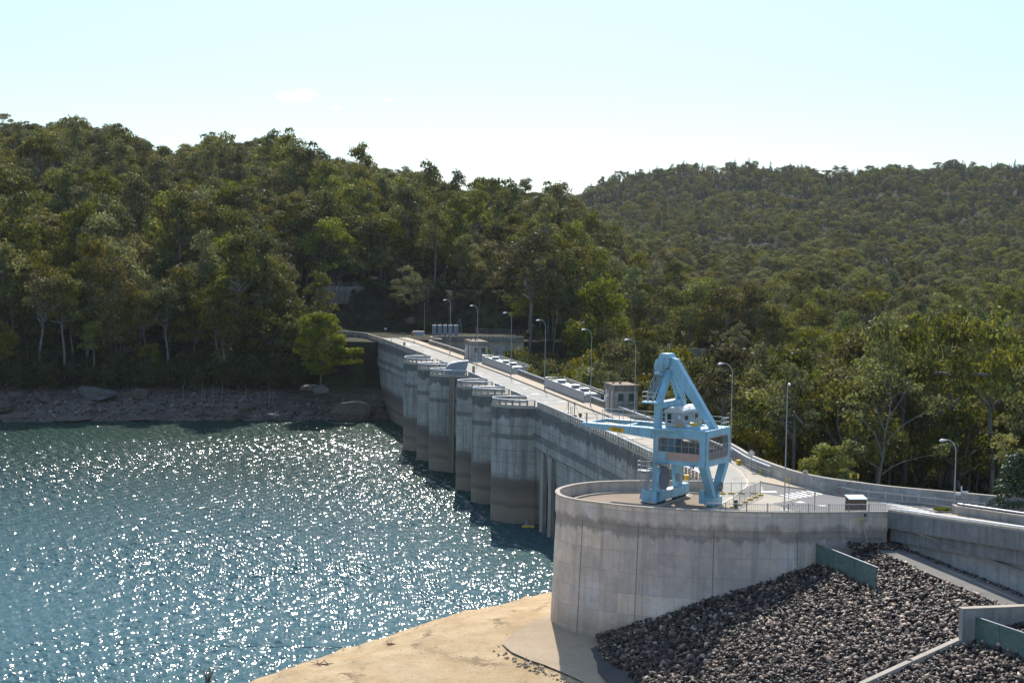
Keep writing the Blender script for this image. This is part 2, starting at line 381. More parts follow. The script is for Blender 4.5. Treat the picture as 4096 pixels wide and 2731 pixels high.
def leaf_mat(name, c0, c1, trans=0.30, gloss=0.12, var=0.42):
    t = NT(name); oi = t.n('ShaderNodeObjectInfo'); at_ = t.n('ShaderNodeAttribute'); at_.attribute_name = 'tone'
    r = oi.outputs['Random']
    base = t.mix(at_.outputs['Fac'], c0, c1)
    hs = t.n('ShaderNodeHueSaturation'); t.l(base, hs.inputs['Color'])
    t.l(t.rng(r, 0, 1, 0.476, 0.524), hs.inputs['Hue'])
    r2 = t.math('FRACT', t.math('MULTIPLY', r, 7.31)); r3 = t.math('FRACT', t.math('MULTIPLY', r, 17.7))
    t.l(t.rng(r2, 0, 1, 1-var, 1+var), hs.inputs['Value']); t.l(t.rng(r3, 0, 1, 0.72, 1.1), hs.inputs['Saturation'])
    t.col(hs.outputs[0]); t.rough(0.62, gloss)
    tr = t.n('ShaderNodeBsdfTranslucent'); g = t.n('ShaderNodeHueSaturation'); t.l(hs.outputs[0], g.inputs['Color']); g.inputs['Value'].default_value = 1.5; g.inputs['Saturation'].default_value = 1.15
    t.l(g.outputs[0], tr.inputs[0])
    mx = t.n('ShaderNodeMixShader'); mx.inputs[0].default_value = trans; t.l(t.b.outputs[0], mx.inputs[1]); t.l(tr.outputs[0], mx.inputs[2]); t.l(mx.outputs[0], t.out.inputs[0])
    return t.m
leaf_mat('gum_leaves', (0.036, 0.044, 0.010), (0.25, 0.232, 0.042))
leaf_mat('gum_leaves_grey', (0.042, 0.052, 0.020), (0.225, 0.22, 0.075))
leaf_mat('pine_needles', (0.022, 0.034, 0.018), (0.075, 0.088, 0.036), 0.2)
leaf_mat('bright_leaves', (0.080, 0.105, 0.018), (0.235, 0.26, 0.045), 0.40, 0.12, 0.08)
leaf_mat('round_leaves', (0.10, 0.115, 0.020), (0.30, 0.29, 0.055), 0.34, 0.15, 0.05)
leaf_mat('glossy_leaves', (0.022, 0.040, 0.016), (0.075, 0.10, 0.035), 0.15, 0.7, 0.05)
leaf_mat('shrub_leaves', (0.030, 0.038, 0.014), (0.085, 0.085, 0.028), 0.2, 0.1)
def mat_bark(name, a, b):
    t = NT(name); p = t.n('ShaderNodeTexCoord').outputs['Object']
    n = t.noise(t.scaled(p, (3, 3, 0.6)), 1.0, 5, 0.7); t.col(t.mix(t.rng(n, 0.35, 0.65), a, b)); t.rough(0.85, 0.2); return t.m
mat_bark('pale_bark', (0.10, 0.09, 0.075), (0.24, 0.22, 0.19)); mat_bark('dark_bark', (0.05, 0.04, 0.03), (0.13, 0.105, 0.085))
mat_bark('dead_wood', (0.22, 0.19, 0.16), (0.38, 0.34, 0.29))

# ---------------------------------------------------------------- terrain height
def itp(x, T):
    return float(np.interp(x, [a for a, b in T], [b for a, b in T]))
def sst(x): x = min(1.0, max(0.0, x)); return x*x*(3-2*x)
_rs = np.random.RandomState(5); _ph = _rs.rand(24, 4)
def fbm(X, Y, L):
    "cheap smooth noise about -1..1"
    v = 0.0
    for k in range(6):
        q = _ph[k]; an = q[0]*6.283; f = 6.283/(L*(0.45+q[1]))
        v += math.sin((X*math.cos(an)+Y*math.sin(an))*f+q[2]*6.283)*math.cos((X*math.sin(an*1.7)+Y*math.cos(an*1.7))*f*0.8+q[3]*6.283)
    return v/2.2
LP = [(300, -27), (362, -26), (376, -18.2), (381, -15.5), (386, -14.6), (396, -11), (404, -8), (425, -3), (450, 5), (500, 17), (600, 35), (750, 54), (900, 70), (960, 74), (1100, 66), (1500, 40), (4000, 40)]
LS = [(-.45, .95), (-.31, .94), (-.255, .96), (-.235, .86), (-.212, .70), (-.19, .83), (-.165, .84), (-.143, .79), (-.106, .67), (-.047, .52), (-.007, .49), (.02, .43), (.08, .36)]
RP = [(100, -3), (165, -4), (190, -7), (230, -13), (300, -22), (380, -24), (450, -20), (600, -14), (800, -8), (1000, 1), (1200, 13), (1500, 46), (1750, 88), (1850, 92), (2600, 60), (6000, 40)]
RS = [(-.1, .85), (.0, .88), (.04, .90), (.1, .98), (.16, 1.02), (.25, 1.08), (.31, 1.16), (.5, 1.2)]
def dam_x(Y): return 16.5-0.235*(Y-188)
def H(X, Y):
    a = X/Y
    ys = (X+116)*0.2-6
    y2 = Y-ys*max(0, min(1, (460-Y)/80))
    z = itp(y2, LP)
    if z > 0: z *= itp(a, LS)
    zl = z
    if zl > -20: zl += fbm(X, Y, 60)*sst((Y-420)/150)*3.0+fbm(X+50, Y, 14)*0.9*(1 if zl < 5 else 0.6)
    zr = itp(Y, RP)
    if zr > 0: zr *= itp(a, RS)
    zr += fbm(X+300, Y, 170)*sst((Y-450)/400)*9.0+fbm(X, Y+90, 40)*2*sst((Y-250)/200)
    ab = itp(Y, [(300, 0.0), (430, 0.0), (480, 0.015), (600, 0.022), (750, 0.022), (900, 0.01), (1050, -0.005), (1200, -0.02)])
    if Y > 400: w = sst((a-ab)/(0.045 if Y < 480 else 0.045+0.055*min(1, (Y-480)/150)))
    else: w = 1.0 if X > dam_x(Y)+2 else 0.0
    if 400 < Y < 430 and X > dam_x(Y)+2: w = max(w, 1-(Y-400)/30*0.3)
    z = zl*(1-w)+zr*w
    if Y > 395 and X > 20:       # bench of the service road on the right bank
        k = sst((X-22)/8)*sst((78-X)/10)*sst((Y-398)/14)*(1-sst((Y-436)/22)); z = z*(1-k)+(-4.6)*k
    # level ground round the far end of the crest road and the cutting behind it
    if Y > 396 and Y < 470:
        k = sst((X+50)/8)*sst((26-X)/10)
        if X < dam_x(min(Y, 412))+9 or Y > 410:
            flat = -0.3 if Y < 446 else -0.3+(Y-446)*0.85
            f = k*sst((Y-397)/3)*(1-sst((Y-458)/12))
            z = z*(1-f)+flat*f
    return z
Ts = [150, 165, 180, 200, 220, 245, 270, 300, 330]
Ys = list(Ts)+list(np.arange(345, 500, 2.2))+list(np.arange(500, 720, 6))+list(np.arange(720, 1300, 14))+list(np.arange(1300, 2200, 24))+[2300, 2500]
As = list(np.linspace(-.8, -.40, 7)[:-1])+list(np.linspace(-.40, .44, 270))+list(np.linspace(.44, .8, 7)[1:])
V = []; F = []
for Y in Ys:
    for a in As:
        X = a*Y; z = H(X, Y)
        if X > dam_x(Y)-12 and X < 48 and Y < 190: z = -24        # under the abutment and the road
        V.append((X, Y, z))
na = len(As)
for i in range(len(Ys)-1):
    for j in range(na-1): F.append((i*na+j, i*na+j+1, (i+1)*na+j+1, (i+1)*na+j))
hb = MB(); hb.v = V; hb.f = [list(f) for f in F]; hb.m = [0]*len(F); hb.uv = [[(0, 0)]*4 for _ in F]
hill = hb.build('hillside', M_('forest_floor'), smooth=True); tag(hill, kind='structure')
# ---------------------------------------------------------------- lake
WZ = -18.0
def wave_height(X, Y):
    "sum of short wind waves with gust patches; real relief of a few centimetres"
    rs = np.random.RandomState(3); h = np.zeros_like(X)
    gx = 0.5+0.5*np.sin(X*0.041+Y*0.023+1.0+1.3*np.sin(Y*0.031))*np.sin(Y*0.052-X*0.017+0.8*np.sin(X*0.05))
    for k in range(64):
        L = 0.38*(8.0 ** (rs.rand()**1.9)); th = R_(74)+rs.normal()*0.95; kk = 6.2832/L
        A = WAVE_SLOPE*math.sqrt(2/64)/kk
        m = 0.75+0.5*np.sin(X*(0.11*rs.rand())+Y*(0.09*rs.rand())+6.28*rs.rand())
        h += A*m*np.sin(kk*(math.cos(th)*X+math.sin(th)*Y)+6.2832*rs.rand()+1.5*np.sin(X*0.21+k+1.1*np.sin(Y*.13+k))+1.5*np.sin(Y*0.17+2*k+1.2*np.sin(X*.19+3*k)))
    far = 0.84+0.16*np.clip((372-Y)/70, 0, 1); return h*(0.70+0.55*gx)*far
WAVE_SLOPE = 0.36
def grid_mesh(name, V, nu, nv, mat):
    me = bpy.data.meshes.new(name); me.vertices.add(len(V)); me.vertices.foreach_set('co', V.astype('f').ravel())
    i, j = np.meshgrid(np.arange(nu-1), np.arange(nv-1)); q = (j*nu+i).ravel(); Q = np.stack([q, q+1, q+1+nu, q+nu], 1).astype('i'); m = len(Q)
    me.loops.add(m*4); me.loops.foreach_set('vertex_index', Q.ravel()); me.polygons.add(m)
    me.polygons.foreach_set('loop_start', np.arange(0, m*4, 4, dtype='i')); me.polygons.foreach_set('loop_total', np.full(m, 4, dtype='i'))
    me.polygons.foreach_set('use_smooth', np.ones(m, dtype=bool)); me.materials.append(mat); me.update(); me.validate()
    o = bpy.data.objects.new(name, me); COL.objects.link(o); return o
wy = []; y = 150.0
while y < 392: wy.append(y); y += 0.18
wy = np.array([60, 100, 130]+wy+[400, 440]); wt = np.concatenate([[-6, -2, -.5, -.1], np.linspace(0, 1, 1150)])
XR = np.array([dam_x(y)+3 if y > 170 else 20.0 for y in wy]); XL = -.36*wy
YY = np.repeat(wy[:, None], len(wt), 1); XX = XL[:, None]+(XR-XL)[:, None]*wt[None, :]
HH = wave_height(XX, YY); HH[:, :5] = 0; HH[:3] = 0; HH[-2:] = 0
lake = grid_mesh('lake_water', np.stack([XX.ravel(), YY.ravel(), (WZ+HH).ravel()], 1), len(wt), len(wy), M_('water')); tag(lake, kind='structure')
# ---------------------------------------------------------------- near shore: sand, concrete apron, rock slope
def beach_z(x, y):
    d = (x+8.4)*.75-(y-178)*.66
    d += fbm(x, y, 16)*0.9+fbm(x+9, y, 5)*0.5-2.0*sst((-4-x)/14)-1.2
    if d < 0: z = -18+0.3*d
    else: z = -18+7.0*(1-math.exp(-d/8.4))
    return z-0.09*max(0, min(60, 157-y))*(1 if y > 100 else 1)
bb = MB(); bx = np.arange(-70, 30.1, 0.8); by = list(np.arange(96, 210, 0.8)); n = len(bx)
inb = [(x, y, max(-22, beach_z(x, y)+0.05*fbm(x, y, 2.1)+0.03*fbm(x+5, y, 0.9))) for y in by for x in bx]
bb.v = inb
for j in range(len(by)-1):
    for i in range(n-1):
        q = [j*n+i, j*n+i+1, (j+1)*n+i+1, (j+1)*n+i]
        if max(inb[k][2] for k in q) > -19.5: bb.f.append(q); bb.m.append(0); bb.uv.append([(0, 0)]*4)
beach = bb.build('sand_beach', M_('sand'), smooth=True); tag(beach, kind='structure')
# rock slope below the abutment
def slope_z(x, y):
    e = x-.23*(147-y)          # contours run parallel to the ramp
    return float(np.interp(e, [0, 8, 16.4, 28, 33, 60], [-15, -11.7, -7.7, -3.5, -2.15, -2.15]))+(fbm(x, y, 9)*.12 if e < 32 else 0)
def on_slope(px, py, h=0.0):
    d = ray(px, py); t = 100.0
    while t < 260:
        p = CP+d*t
        if p.z < slope_z(p.x, p.y)+h: return p
        t += 0.05
    return p
# ---------------------------------------------------------------- dam materials
concrete('dam_concrete', (0.41, 0.38, 0.34), (0.50, 0.45, 0.375), ring=(-18.0, -10.9, True), top=(-0.2, -1.7, 0.7), dark=0.4, streak=0.85)
concrete('ledge_concrete', (0.23, 0.21, 0.185), (0.28, 0.25, 0.21), dark=0.5, lift=None)
concrete('abutment_concrete', (0.80, 0.695, 0.62), (0.80, 0.665, 0.52), ring=(-11.8, -9.6, False), top=(-0.65, -1.5, 0.46), panels=True, dark=0.72, streak=0.75)
concrete('grey_concrete', (0.40, 0.385, 0.37), (0.46, 0.42, 0.36), dark=0.5, lift=None, streak=0.5)
concrete('beam_concrete', (0.24, 0.235, 0.235), (0.28, 0.27, 0.25), dark=0.5, lift=None, streak=0.55)
concrete('old_concrete', (0.22, 0.21, 0.19), (0.28, 0.25, 0.21), dark=0.4, lift=1.4, streak=0.8)
mat_plain('coping', (0.40, 0.34, 0.27), (0.50, 0.44, 0.36), 3.0)
mat_plain('deck_concrete', (0.40, 0.35, 0.27), (0.49, 0.43, 0.34), 2.0, 0.9, 0.005, (0.55, 0.49, 0.39))
mat_plain('road_slab', (0.34, 0.32, 0.27), (0.42, 0.39, 0.33), 2.0, 0.9, 0.005, (0.50, 0.46, 0.39))
mat_plain('footpath', (0.46, 0.37, 0.26), (0.55, 0.46, 0.34), 2.5, 0.92, 0.006)
mat_plain('rust_floor', (0.24, 0.17, 0.12), (0.31, 0.235, 0.17), 2.0, 0.92, 0.005, (0.36, 0.29, 0.22))
mat_plain('asphalt', (0.17, 0.165, 0.155), (0.215, 0.205, 0.19), 2.0, 0.92, 0.006)
mat_plain('dark_kerb', (0.11, 0.10, 0.09), (0.15, 0.135, 0.12), 3.0)
mat_plain('line_paint', (0.66, 0.65, 0.60), (0.78, 0.76, 0.70), 4.0, 0.7, 0.002)
paint('galvanised', (0.40, 0.42, 0.44), 0.38, 0.6, 0.25)
paint('rail_white', (0.74, 0.76, 0.78), 0.35, 0.0, 0.15)
paint('dark_steel', (0.08, 0.08, 0.085), 0.5, 0.3, 0.2)
paint('grey_steel', (0.25, 0.27, 0.295), 0.45, 0.0, 0.35, 1.0)
paint('roof_white', (0.60, 0.60, 0.58), 0.5, 0.0, 0.3)
paint('rust', (0.20, 0.10, 0.06), 0.8, 0.0, 0.4)
paint('yellow_plastic', (0.72, 0.46, 0.03), 0.45, 0.0, 0.2)
paint('orange_plastic', (0.75, 0.15, 0.03), 0.5, 0.0, 0.2)
paint('blue_plastic', (0.10, 0.25, 0.48), 0.5, 0.0, 0.2)
paint('white_plastic', (0.75, 0.75, 0.74), 0.5, 0.0, 0.2)
t_ = NT('dark_glass'); t_.col((0.02, 0.035, 0.035)); t_.rough(0.08, 0.6)
t_ = NT('green_glass'); t_.col((0.035, 0.10, 0.075)); t_.rough(0.06, 0.8)

# ---------------------------------------------------------------- crest line (upstream edge), read off the photograph at deck level
UPR = [(1380, 1336), (1425, 1338), (1474, 1351), (1529, 1369), (1694, 1434), (1872, 1498), (1975, 1541), (2139, 1627), (2329, 1712), (2464, 1770), (2608, 1842)]
UP = [at(*p) for p in UPR]
# smooth the readings onto a gentle line: x as a function of y
def up_x(y):
    T = [(165.5, 21.6), (188, 16.6), (205, 13.2), (220.5, 9.8), (247.5, 3.6), (283, -4.2), (305, -9.1), (344, -18.6), (372, -25.6), (395, -31.6), (412, -36.6)]
    return float(np.interp(y, [a for a, b in T], [b for a, b in T]))
def crest(y, off=0.0):
    "point on the crest line, off metres downstream"
    d = Vector((up_x(y+2)-up_x(y-2), 4, 0)).normalized(); return Vector((up_x(y), y, 0))+Vector((d.y, -d.x, 0))*off
DW = 10.4      # crest width to the downstream parapet
dam = thing('dam', 'long grey concrete dam with rounded piers stepping out into the lake', 'dam', (crest(188)+Vector((5, 0, -18))))
ny = list(np.arange(166, 413, 3.0))+[412.5]
face = [crest(y) for y in ny]
wl = MB()
prof = [(-0.012, 0.0), (-4.6, 0.0), (-4.61, -0.28), (-6.0, -0.28), (-6.01, 0.05), (-12, 0.35), (-19.5, 0.9), (-40, 2.6)]    # depth, step upstream(-)/downstream(+)
for i in range(len(ny)-1):
    for (z0, o0), (z1, o1) in zip(prof[:-1], prof[1:]):
        a = crest(ny[i], -o0*-1 if False else -(-o0)); 
        A0 = crest(ny[i], o0); A1 = crest(ny[i], o1); B0 = crest(ny[i+1], o0); B1 = crest(ny[i+1], o1)
        wl.face([(A1.x, A1.y, z1), (B1.x, B1.y, z1), (B0.x, B0.y, z0), (A0.x, A0.y, z0)][::-1])
# downstream face with the spill slope
for i in range(len(ny)-1):
    for (z0, o0), (z1, o1) in (((-0.012, DW), (-4, DW)), ((-4, DW), (-60, DW+42))):
        A0 = crest(ny[i], o0); A1 = crest(ny[i], o1); B0 = crest(ny[i+1], o0); B1 = crest(ny[i+1], o1)
        wl.face([(A0.x, A0.y, z0), (B0.x, B0.y, z0), (B1.x, B1.y, z1), (A1.x, A1.y, z1)])
    A = crest(ny[i]); B = crest(ny[i+1]); C = crest(ny[i+1], DW); D = crest(ny[i], DW)
    wl.face([(A.x, A.y, -.012), (D.x, D.y, -.012), (C.x, C.y, -.012), (B.x, B.y, -.012)])
dwall = wl.build('dam_wall', M_('dam_concrete'), dam)
# ledge bands standing proud of the face
lb = MB()
for (z0, z1, o) in ((-4.05, -4.85, -0.34), (-5.95, -6.25, -0.12)):
    for i in range(len(ny)-1):
        A = crest(ny[i], o); B = crest(ny[i+1], o); A2 = crest(ny[i], 0.6); B2 = crest(ny[i+1], 0.6)
        lb.face([(A.x, A.y, z1), (A.x, A.y, z0), (B.x, B.y, z0), (B.x, B.y, z1)]); lb.face([(A.x, A.y, z0), (A2.x, A2.y, z0), (B2.x, B2.y, z0), (B.x, B.y, z0)])
        lb.face([(A.x, A.y, z1), (B.x, B.y, z1), (B2.x, B2.y, z1), (A2.x, A2.y, z1)])
lb.build('ledge', M_('ledge_concrete'), dam)
# kerbed footpaths and road on the crest: sheets one above another
def strip(name, o0, o1, z, mat, y0=166, y1=412, kind='structure', th=None, parent=None):
    m = MB(); yy = [y for y in ny if y0 <= y <= y1]
    for a, b in zip(yy[:-1], yy[1:]):
        A = crest(a, o0); B = crest(b, o0); C = crest(b, o1); D = crest(a, o1)
        m.face([(A.x, A.y, z), (D.x, D.y, z), (C.x, C.y, z), (B.x, B.y, z)])
        if th:
            m.face([(A.x, A.y, z-th), (A.x, A.y, z), (B.x, B.y, z), (B.x, B.y, z-th)]); m.face([(D.x, D.y, z-th), (C.x, C.y, z-th), (C.x, C.y, z), (D.x, D.y, z)])
    o = m.build(name, mat, parent); tag(o, kind=kind) if parent is None else None; return o
strip('crest_road', 0.45, 7.5, 0.006, M_('road_slab'), 250, 412)
strip('crest_road', 0.45, 7.5, 0.006, M_('deck_concrete'), 166, 251)
strip('crest_edge', 0.05, 0.46, 0.001, M_('footpath'), 196, 412); strip('crest_edge', 7.48, DW-.02, 0.001, M_('deck_concrete'), 196, 412)
strip('footpath', 7.5, DW-0.35, 0.15, M_('footpath'), 188, 412, th=0.15)
strip('footpath', 0.32, 1.5, 0.13, M_('footpath'), 324, 412, th=0.13)
strip('kerb', 7.34, 7.56, 0.17, M_('dark_kerb'), 188, 412, th=0.17)
# pale slab joints and patches on the road
pm = MB(); rp = random.Random(4)
for i in range(46):
    y = rp.uniform(205, 405); o = rp.uniform(0.9, 6.2); w = rp.uniform(.5, 1.6); l = rp.uniform(.25, 1.3); A = crest(y, o); B = crest(y, o+w); C = crest(y+l, o+w); D = crest(y+l, o); z = 0.012+0.0002*i
    pm.face([(A.x, A.y, z), (B.x, B.y, z), (C.x, C.y, z), (D.x, D.y, z)])
tag(pm.build('road_patches', M_('line_paint')), kind='structure')
jm = MB()
for i, y in enumerate(np.arange(196, 410, 6.1)):
    A = crest(y, 0.5); B = crest(y, 7.3); C = crest(y+.10, 7.3); D = crest(y+.10, .5); z = 0.024
    jm.face([(A.x, A.y, z), (B.x, B.y, z), (C.x, C.y, z), (D.x, D.y, z)])
tag(jm.build('road_joints', M_('dark_kerb')), kind='structure')

# ---------------------------------------------------------------- parapets: posts, rails, coping
BOXM = {}
def pieces(t, name, mat, size, places):
    "equal box-shaped pieces of a thing, each an object of its own sharing one mesh"
    key = (name, mat.name, tuple(round(x, 3) for x in size))
    if key not in BOXM:
        m = LMB(); m.box((0, 0, 0), size); me = bpy.data.meshes.new(name); me.from_pydata(m.v, [], m.f); me.materials.append(mat); BOXM[key] = me
    o0 = org(t)
    for p, a in places[:99]:
        o = bpy.data.objects.new(name, BOXM[key]); COL.objects.link(o); o.parent = t; o.location = Vector(p)-o0; o.rotation_euler = (0, 0, a-t.rotation_euler.z)
def parapet(name, path, label, cat='parapet', h=1.0, step=1.25, rails=(0.22, 0.46, 0.70), base=0.16, group=None, parent=None, top=M_('rail_white'), thick=0.2, postw=0.24, slots=None):
    t = thing(name, label, cat, path[0], 0, group) if parent is None else empty(name, Vector(path[0])-org(parent))
    if parent is not None: t.parent = parent
    m = MB()
    for a, b in zip(path[:-1], path[1:]):
        a = Vector(a); b = Vector(b); m.span(a+Vector((0, 0, base/2-0.1)), b+Vector((0, 0, base/2-0.1)), thick+0.1, base+0.2)
    m.build('base_kerb', M_('coping'), t)
    pieces(t, 'post', M_('dam_concrete'), (postw, thick, h-0.04), [(p+Vector((0, 0, h/2)), math.atan2(d.y, d.x)) for p, d in along(path, step)])
    m = MB()
    for z in rails:
        for a, b in zip(path[:-1], path[1:]): m.span(Vector(a)+Vector((0, 0, z)), Vector(b)+Vector((0, 0, z)), 0.07, 0.07)
    m.build('rails', M_('dam_concrete'), t)
    m = MB(); P = [Vector(p)+Vector((0, 0, h)) for p in path]
    if top is M_('rail_white'): m.tube(P, 0.085, 8)
    else:
        for a, b in zip(P[:-1], P[1:]): m.span(a, b, thick+0.12, 0.12)
    m.build('top_rail', top, t, smooth=(top is M_('rail_white')))
    return t
def cpath(y0, y1, off=0.16, z=0.0, n=None):
    n = n or max(2, int(abs(y1-y0)/6)+1); return [crest(y, off)+Vector((0, 0, z)) for y in np.linspace(y0, y1, n)]
# piers: (near y, far y, nose x, nose y)
PIERS = [(246.8, 253.6, -2.9, 249.3, 6), (264.9, 269.6, -6.4, 266.2, 5), (278.2, 283.8, -9.4, 279.6, 4), (301.0, 307.4, -15.3, 303.0, 3), (315.0, 320.6, -18.4, 316.7, 2), (328.4, 338.0, -22.1, 331.6, 1)]
def pier_outline(y0, y1, nx, ny_, n=18):
    a = crest(y0, 0.0); b = crest(y1, 0.0); c = (a+b)/2; nose = Vector((nx, ny_+((y1-y0)*0.18), 0))
    ax = (nose-c); L = ax.length; ax.normalize(); side = (b-a)/2
    out = []
    for k in range(n+1):
        th = -math.pi/2+math.pi*k/n
        s = math.sin(th); r = max(0.0, math.cos(th))**0.78
        out.append(c+side*s+ax*(L*r))
    return out
capm = []
for (y0, y1, nx, nyy, idx) in PIERS:
    out = pier_outline(y0, y1, nx, nyy)
    inner = [crest(y1, 2.0), crest(y0, 2.0)]
    pr = MB(); poly = [(p.x, p.y) for p in out]+[(p.x, p.y) for p in inner]
    cx = sum(p[0] for p in poly)/len(poly); cy = sum(p[1] for p in poly)/len(poly)
    pr.prism(poly, -40, -0.02)
    pier = pr.build('pier', M_('dam_concrete'), dam)
    # ledge ring on the pier
    rg = MB(); 
    big = [(p-Vector((cx, cy, 0)))*1.012+Vector((cx, cy, 0)) for p in out]
    zl = -4.3
    rg.prism([(p.x, p.y) for p in big], zl-0.75, zl)
    e = rg.build('ledge', M_('ledge_concrete'), dam); e.parent = pier; e.location = (0, 0, 0)
    tm = MB(); tm.prism([(p.x, p.y) for p in ((q-Vector((cx, cy, 0)))*1.02+Vector((cx, cy, 0)) for q in out)]+[(p.x, p.y) for p in inner], -0.24, 0.03)
    e = tm.build('coping', M_('coping'), dam); e.parent = pier; e.location = (0, 0, 0)
    rail = [Vector((cx, cy, 0))+(p-Vector((cx, cy, 0)))*0.965+Vector((0, 0, 0.03)) for p in out]
    LBL = {6: 'round-ended white-topped railing on the nearest pier', 5: 'white-topped railing on the pier behind the nearest one', 4: 'white-topped railing on the third nearest pier', 3: 'white-topped railing round the pier with the curved white hood', 2: 'white-topped railing on the narrow pier just beyond the hood', 1: 'white-topped railing on the farthest pier of the dam'}
    parapet('pier_railing', rail, LBL[idx], 'railing', 1.0, 1.15, group='railings round the dam piers')
# upstream parapets between the piers
segs = [(166.2, 246.6, 'white-railed parapet running from the round abutment to the nearest pier'), (253.8, 264.7, 'short parapet between the two nearest piers'), (269.8, 278.0, 'short parapet between the second and third nearest piers'),
        (284.0, 300.8, 'parapet beside the hooded pier, towards the viewer'), (307.6, 314.8, 'short parapet just beyond the hooded pier'), (320.8, 328.2, 'short parapet in front of the farthest pier'), (338.2, 412.0, 'concrete parapet curving away to the far end of the dam')]
for a, b, lab in segs:
    last = a > 338
    parapet('parapet', cpath(a, b), lab, 'parapet', 0.95, 1.2 if not last else 1.35, group='upstream parapets of the dam', top=M_('rail_white') if not last else M_('coping'), rails=(0.3, 0.6), postw=0.34)
# far end: parapet carries on round to the left on the bank
fe = [at(1474+2, 1351-10, 0.0), at(1440, 1340, 0.0), at(1380, 1334, 0.0), at(1320, 1331, 0.0)]
fe = [crest(412, .1)]+[Vector((-38.6, 416.5, 0)), Vector((-43, 420.5, 0)), Vector((-52, 423, 0)), Vector((-62, 424, 0))]
fe = catmull(fe, 4)
m = MB(); m.wall([(p.x, p.y) for p in fe], -14, 1.0, 0.3, side=-1); wt = thing('end_wall', 'dark curved concrete wall where the dam meets the far bank', 'wall', fe[0]); m.build('wall', M_('dam_concrete'), wt)
m = MB(); m.wall([(p.x, p.y) for p in fe], 1.0, 1.1, 0.42, side=-1); m.build('coping', M_('coping'), wt)
# downstream wall: solid parapet with little openings
def down_wall(y0, y1, lab, cop='rail_white', extra=None):
    t = thing('parapet_wall', lab, 'wall', crest(y0, DW), 0, 'downstream parapet walls of the dam')
    P = extra or [crest(y, DW-0.35) for y in np.linspace(y0, y1, max(2, int((y1-y0)/8)+2))]
    m = MB(); xy = [(p.x, p.y) for p in P]
    m.wall(xy, -0.5, 0.62, 0.3, side=-1); m.wall(xy, 0.78, 0.98, 0.3, side=-1)
    for p, d in along(P, 1.15): m.box(p+Vector((0, 0, 0.7))+Vector((d.y, -d.x, 0))*0.15, (0.55, 0.28, 0.17), math.atan2(d.y, d.x))
    m.build('wall', M_('ledge_concrete') if False else M_('old_concrete'), t)
    m = MB(); 
    if cop == 'rail_white': m.tube([p+Vector((0, 0, 1.1))+Vector((0.15, 0, 0)) for p in P], 0.09, 8)
    else: m.wall(xy, 0.98, 1.1, 0.4, side=-1)
    m.build('top_rail', M_(cop), t); return t
endcurve = [crest(y, DW-.35) for y in (345, 360, 375, 388)]+[Vector((-17.4, 395, 0)), Vector((-19.8, 400, 0)), Vector((-20.4, 403.5, 0)), Vector((-18.6, 406.5, 0)), Vector((-14, 408.5, 0)), Vector((-7.5, 409.5, 0)), Vector((3, 409.8, 0))]
down_wall(345, 400, 'curved downstream parapet wall looping round at the far end of the dam', 'coping', catmull(endcurve, 3))
down_wall(296.5, 304, 'downstream parapet wall left of the first long grey plant housing', 'rail_white') if False else None
down_wall(279, 303, 'downstream parapet wall between the two long grey plant housings')
down_wall(243.8, 251.8, 'downstream parapet wall between the nearer plant housing and the near gatehouse')
down_wall(190.0, 237.0, 'downstream parapet wall behind the blue crane')
# retaining wall of the turning bay beyond
m = MB(); t = thing('retaining_wall', 'grey retaining wall behind the farther gatehouse', 'wall', (-14, 409, 0)); m.wall([(-20.6, 404), (-18.9, 407.3), (-14, 409.1), (-7.5, 410.1), (3, 410.4)], -9, -0.02, 0.4, side=1); m.build('wall', M_('grey_concrete'), t)

# vertical gate guides on the near upstream face
for (px, i) in ((2178, 0), (2221, 1)):
    q = onplane(px, 1840, crest(230), Vector((0.973, 0.229, 0))); 
for k, yy_ in enumerate((241.2, 236.4)):
    m = MB()
    for z0, z1 in ((-6.3, -30),):
        A = crest(yy_, -0.25); m.box((A.x, A.y, (z0+z1)/2), (0.5, 0.45, z0-z1), math.radians(-13)); 
    o = m.build('gate_guide', M_('coping'), dam)
    m = MB(); A = crest(yy_-0.9, 0.12)
    m.box((A.x, A.y, -18), (0.5, 0.9, 23), math.radians(-13)); o = m.build('gate_slot', M_('ledge_concrete'), dam)
# drain pipe down the hooded pier
m = MB(); q = at(1350+995/2.24, 1500+870/2.24, -18); yq = 301.35
A = Vector((-11.4, 301.2, 0)); out3 = pier_outline(301.0, 307.4, -15.3, 303.0)
near = min(out3, key=lambda p: (p-Vector((-11.3, 300.5, 0))).length)
m.box((near.x, near.y-0.12, -9.5), (1.1, 0.3, 18.8), math.radians(5)); m.build('channel', M_('rust_floor'), dam)
m = MB(); m.tube([(near.x+.35, near.y-.4, 0.2), (near.x+.35, near.y-.4, -18.5)], 0.14, 8); m.build('pipe', M_('grey_steel'), dam)
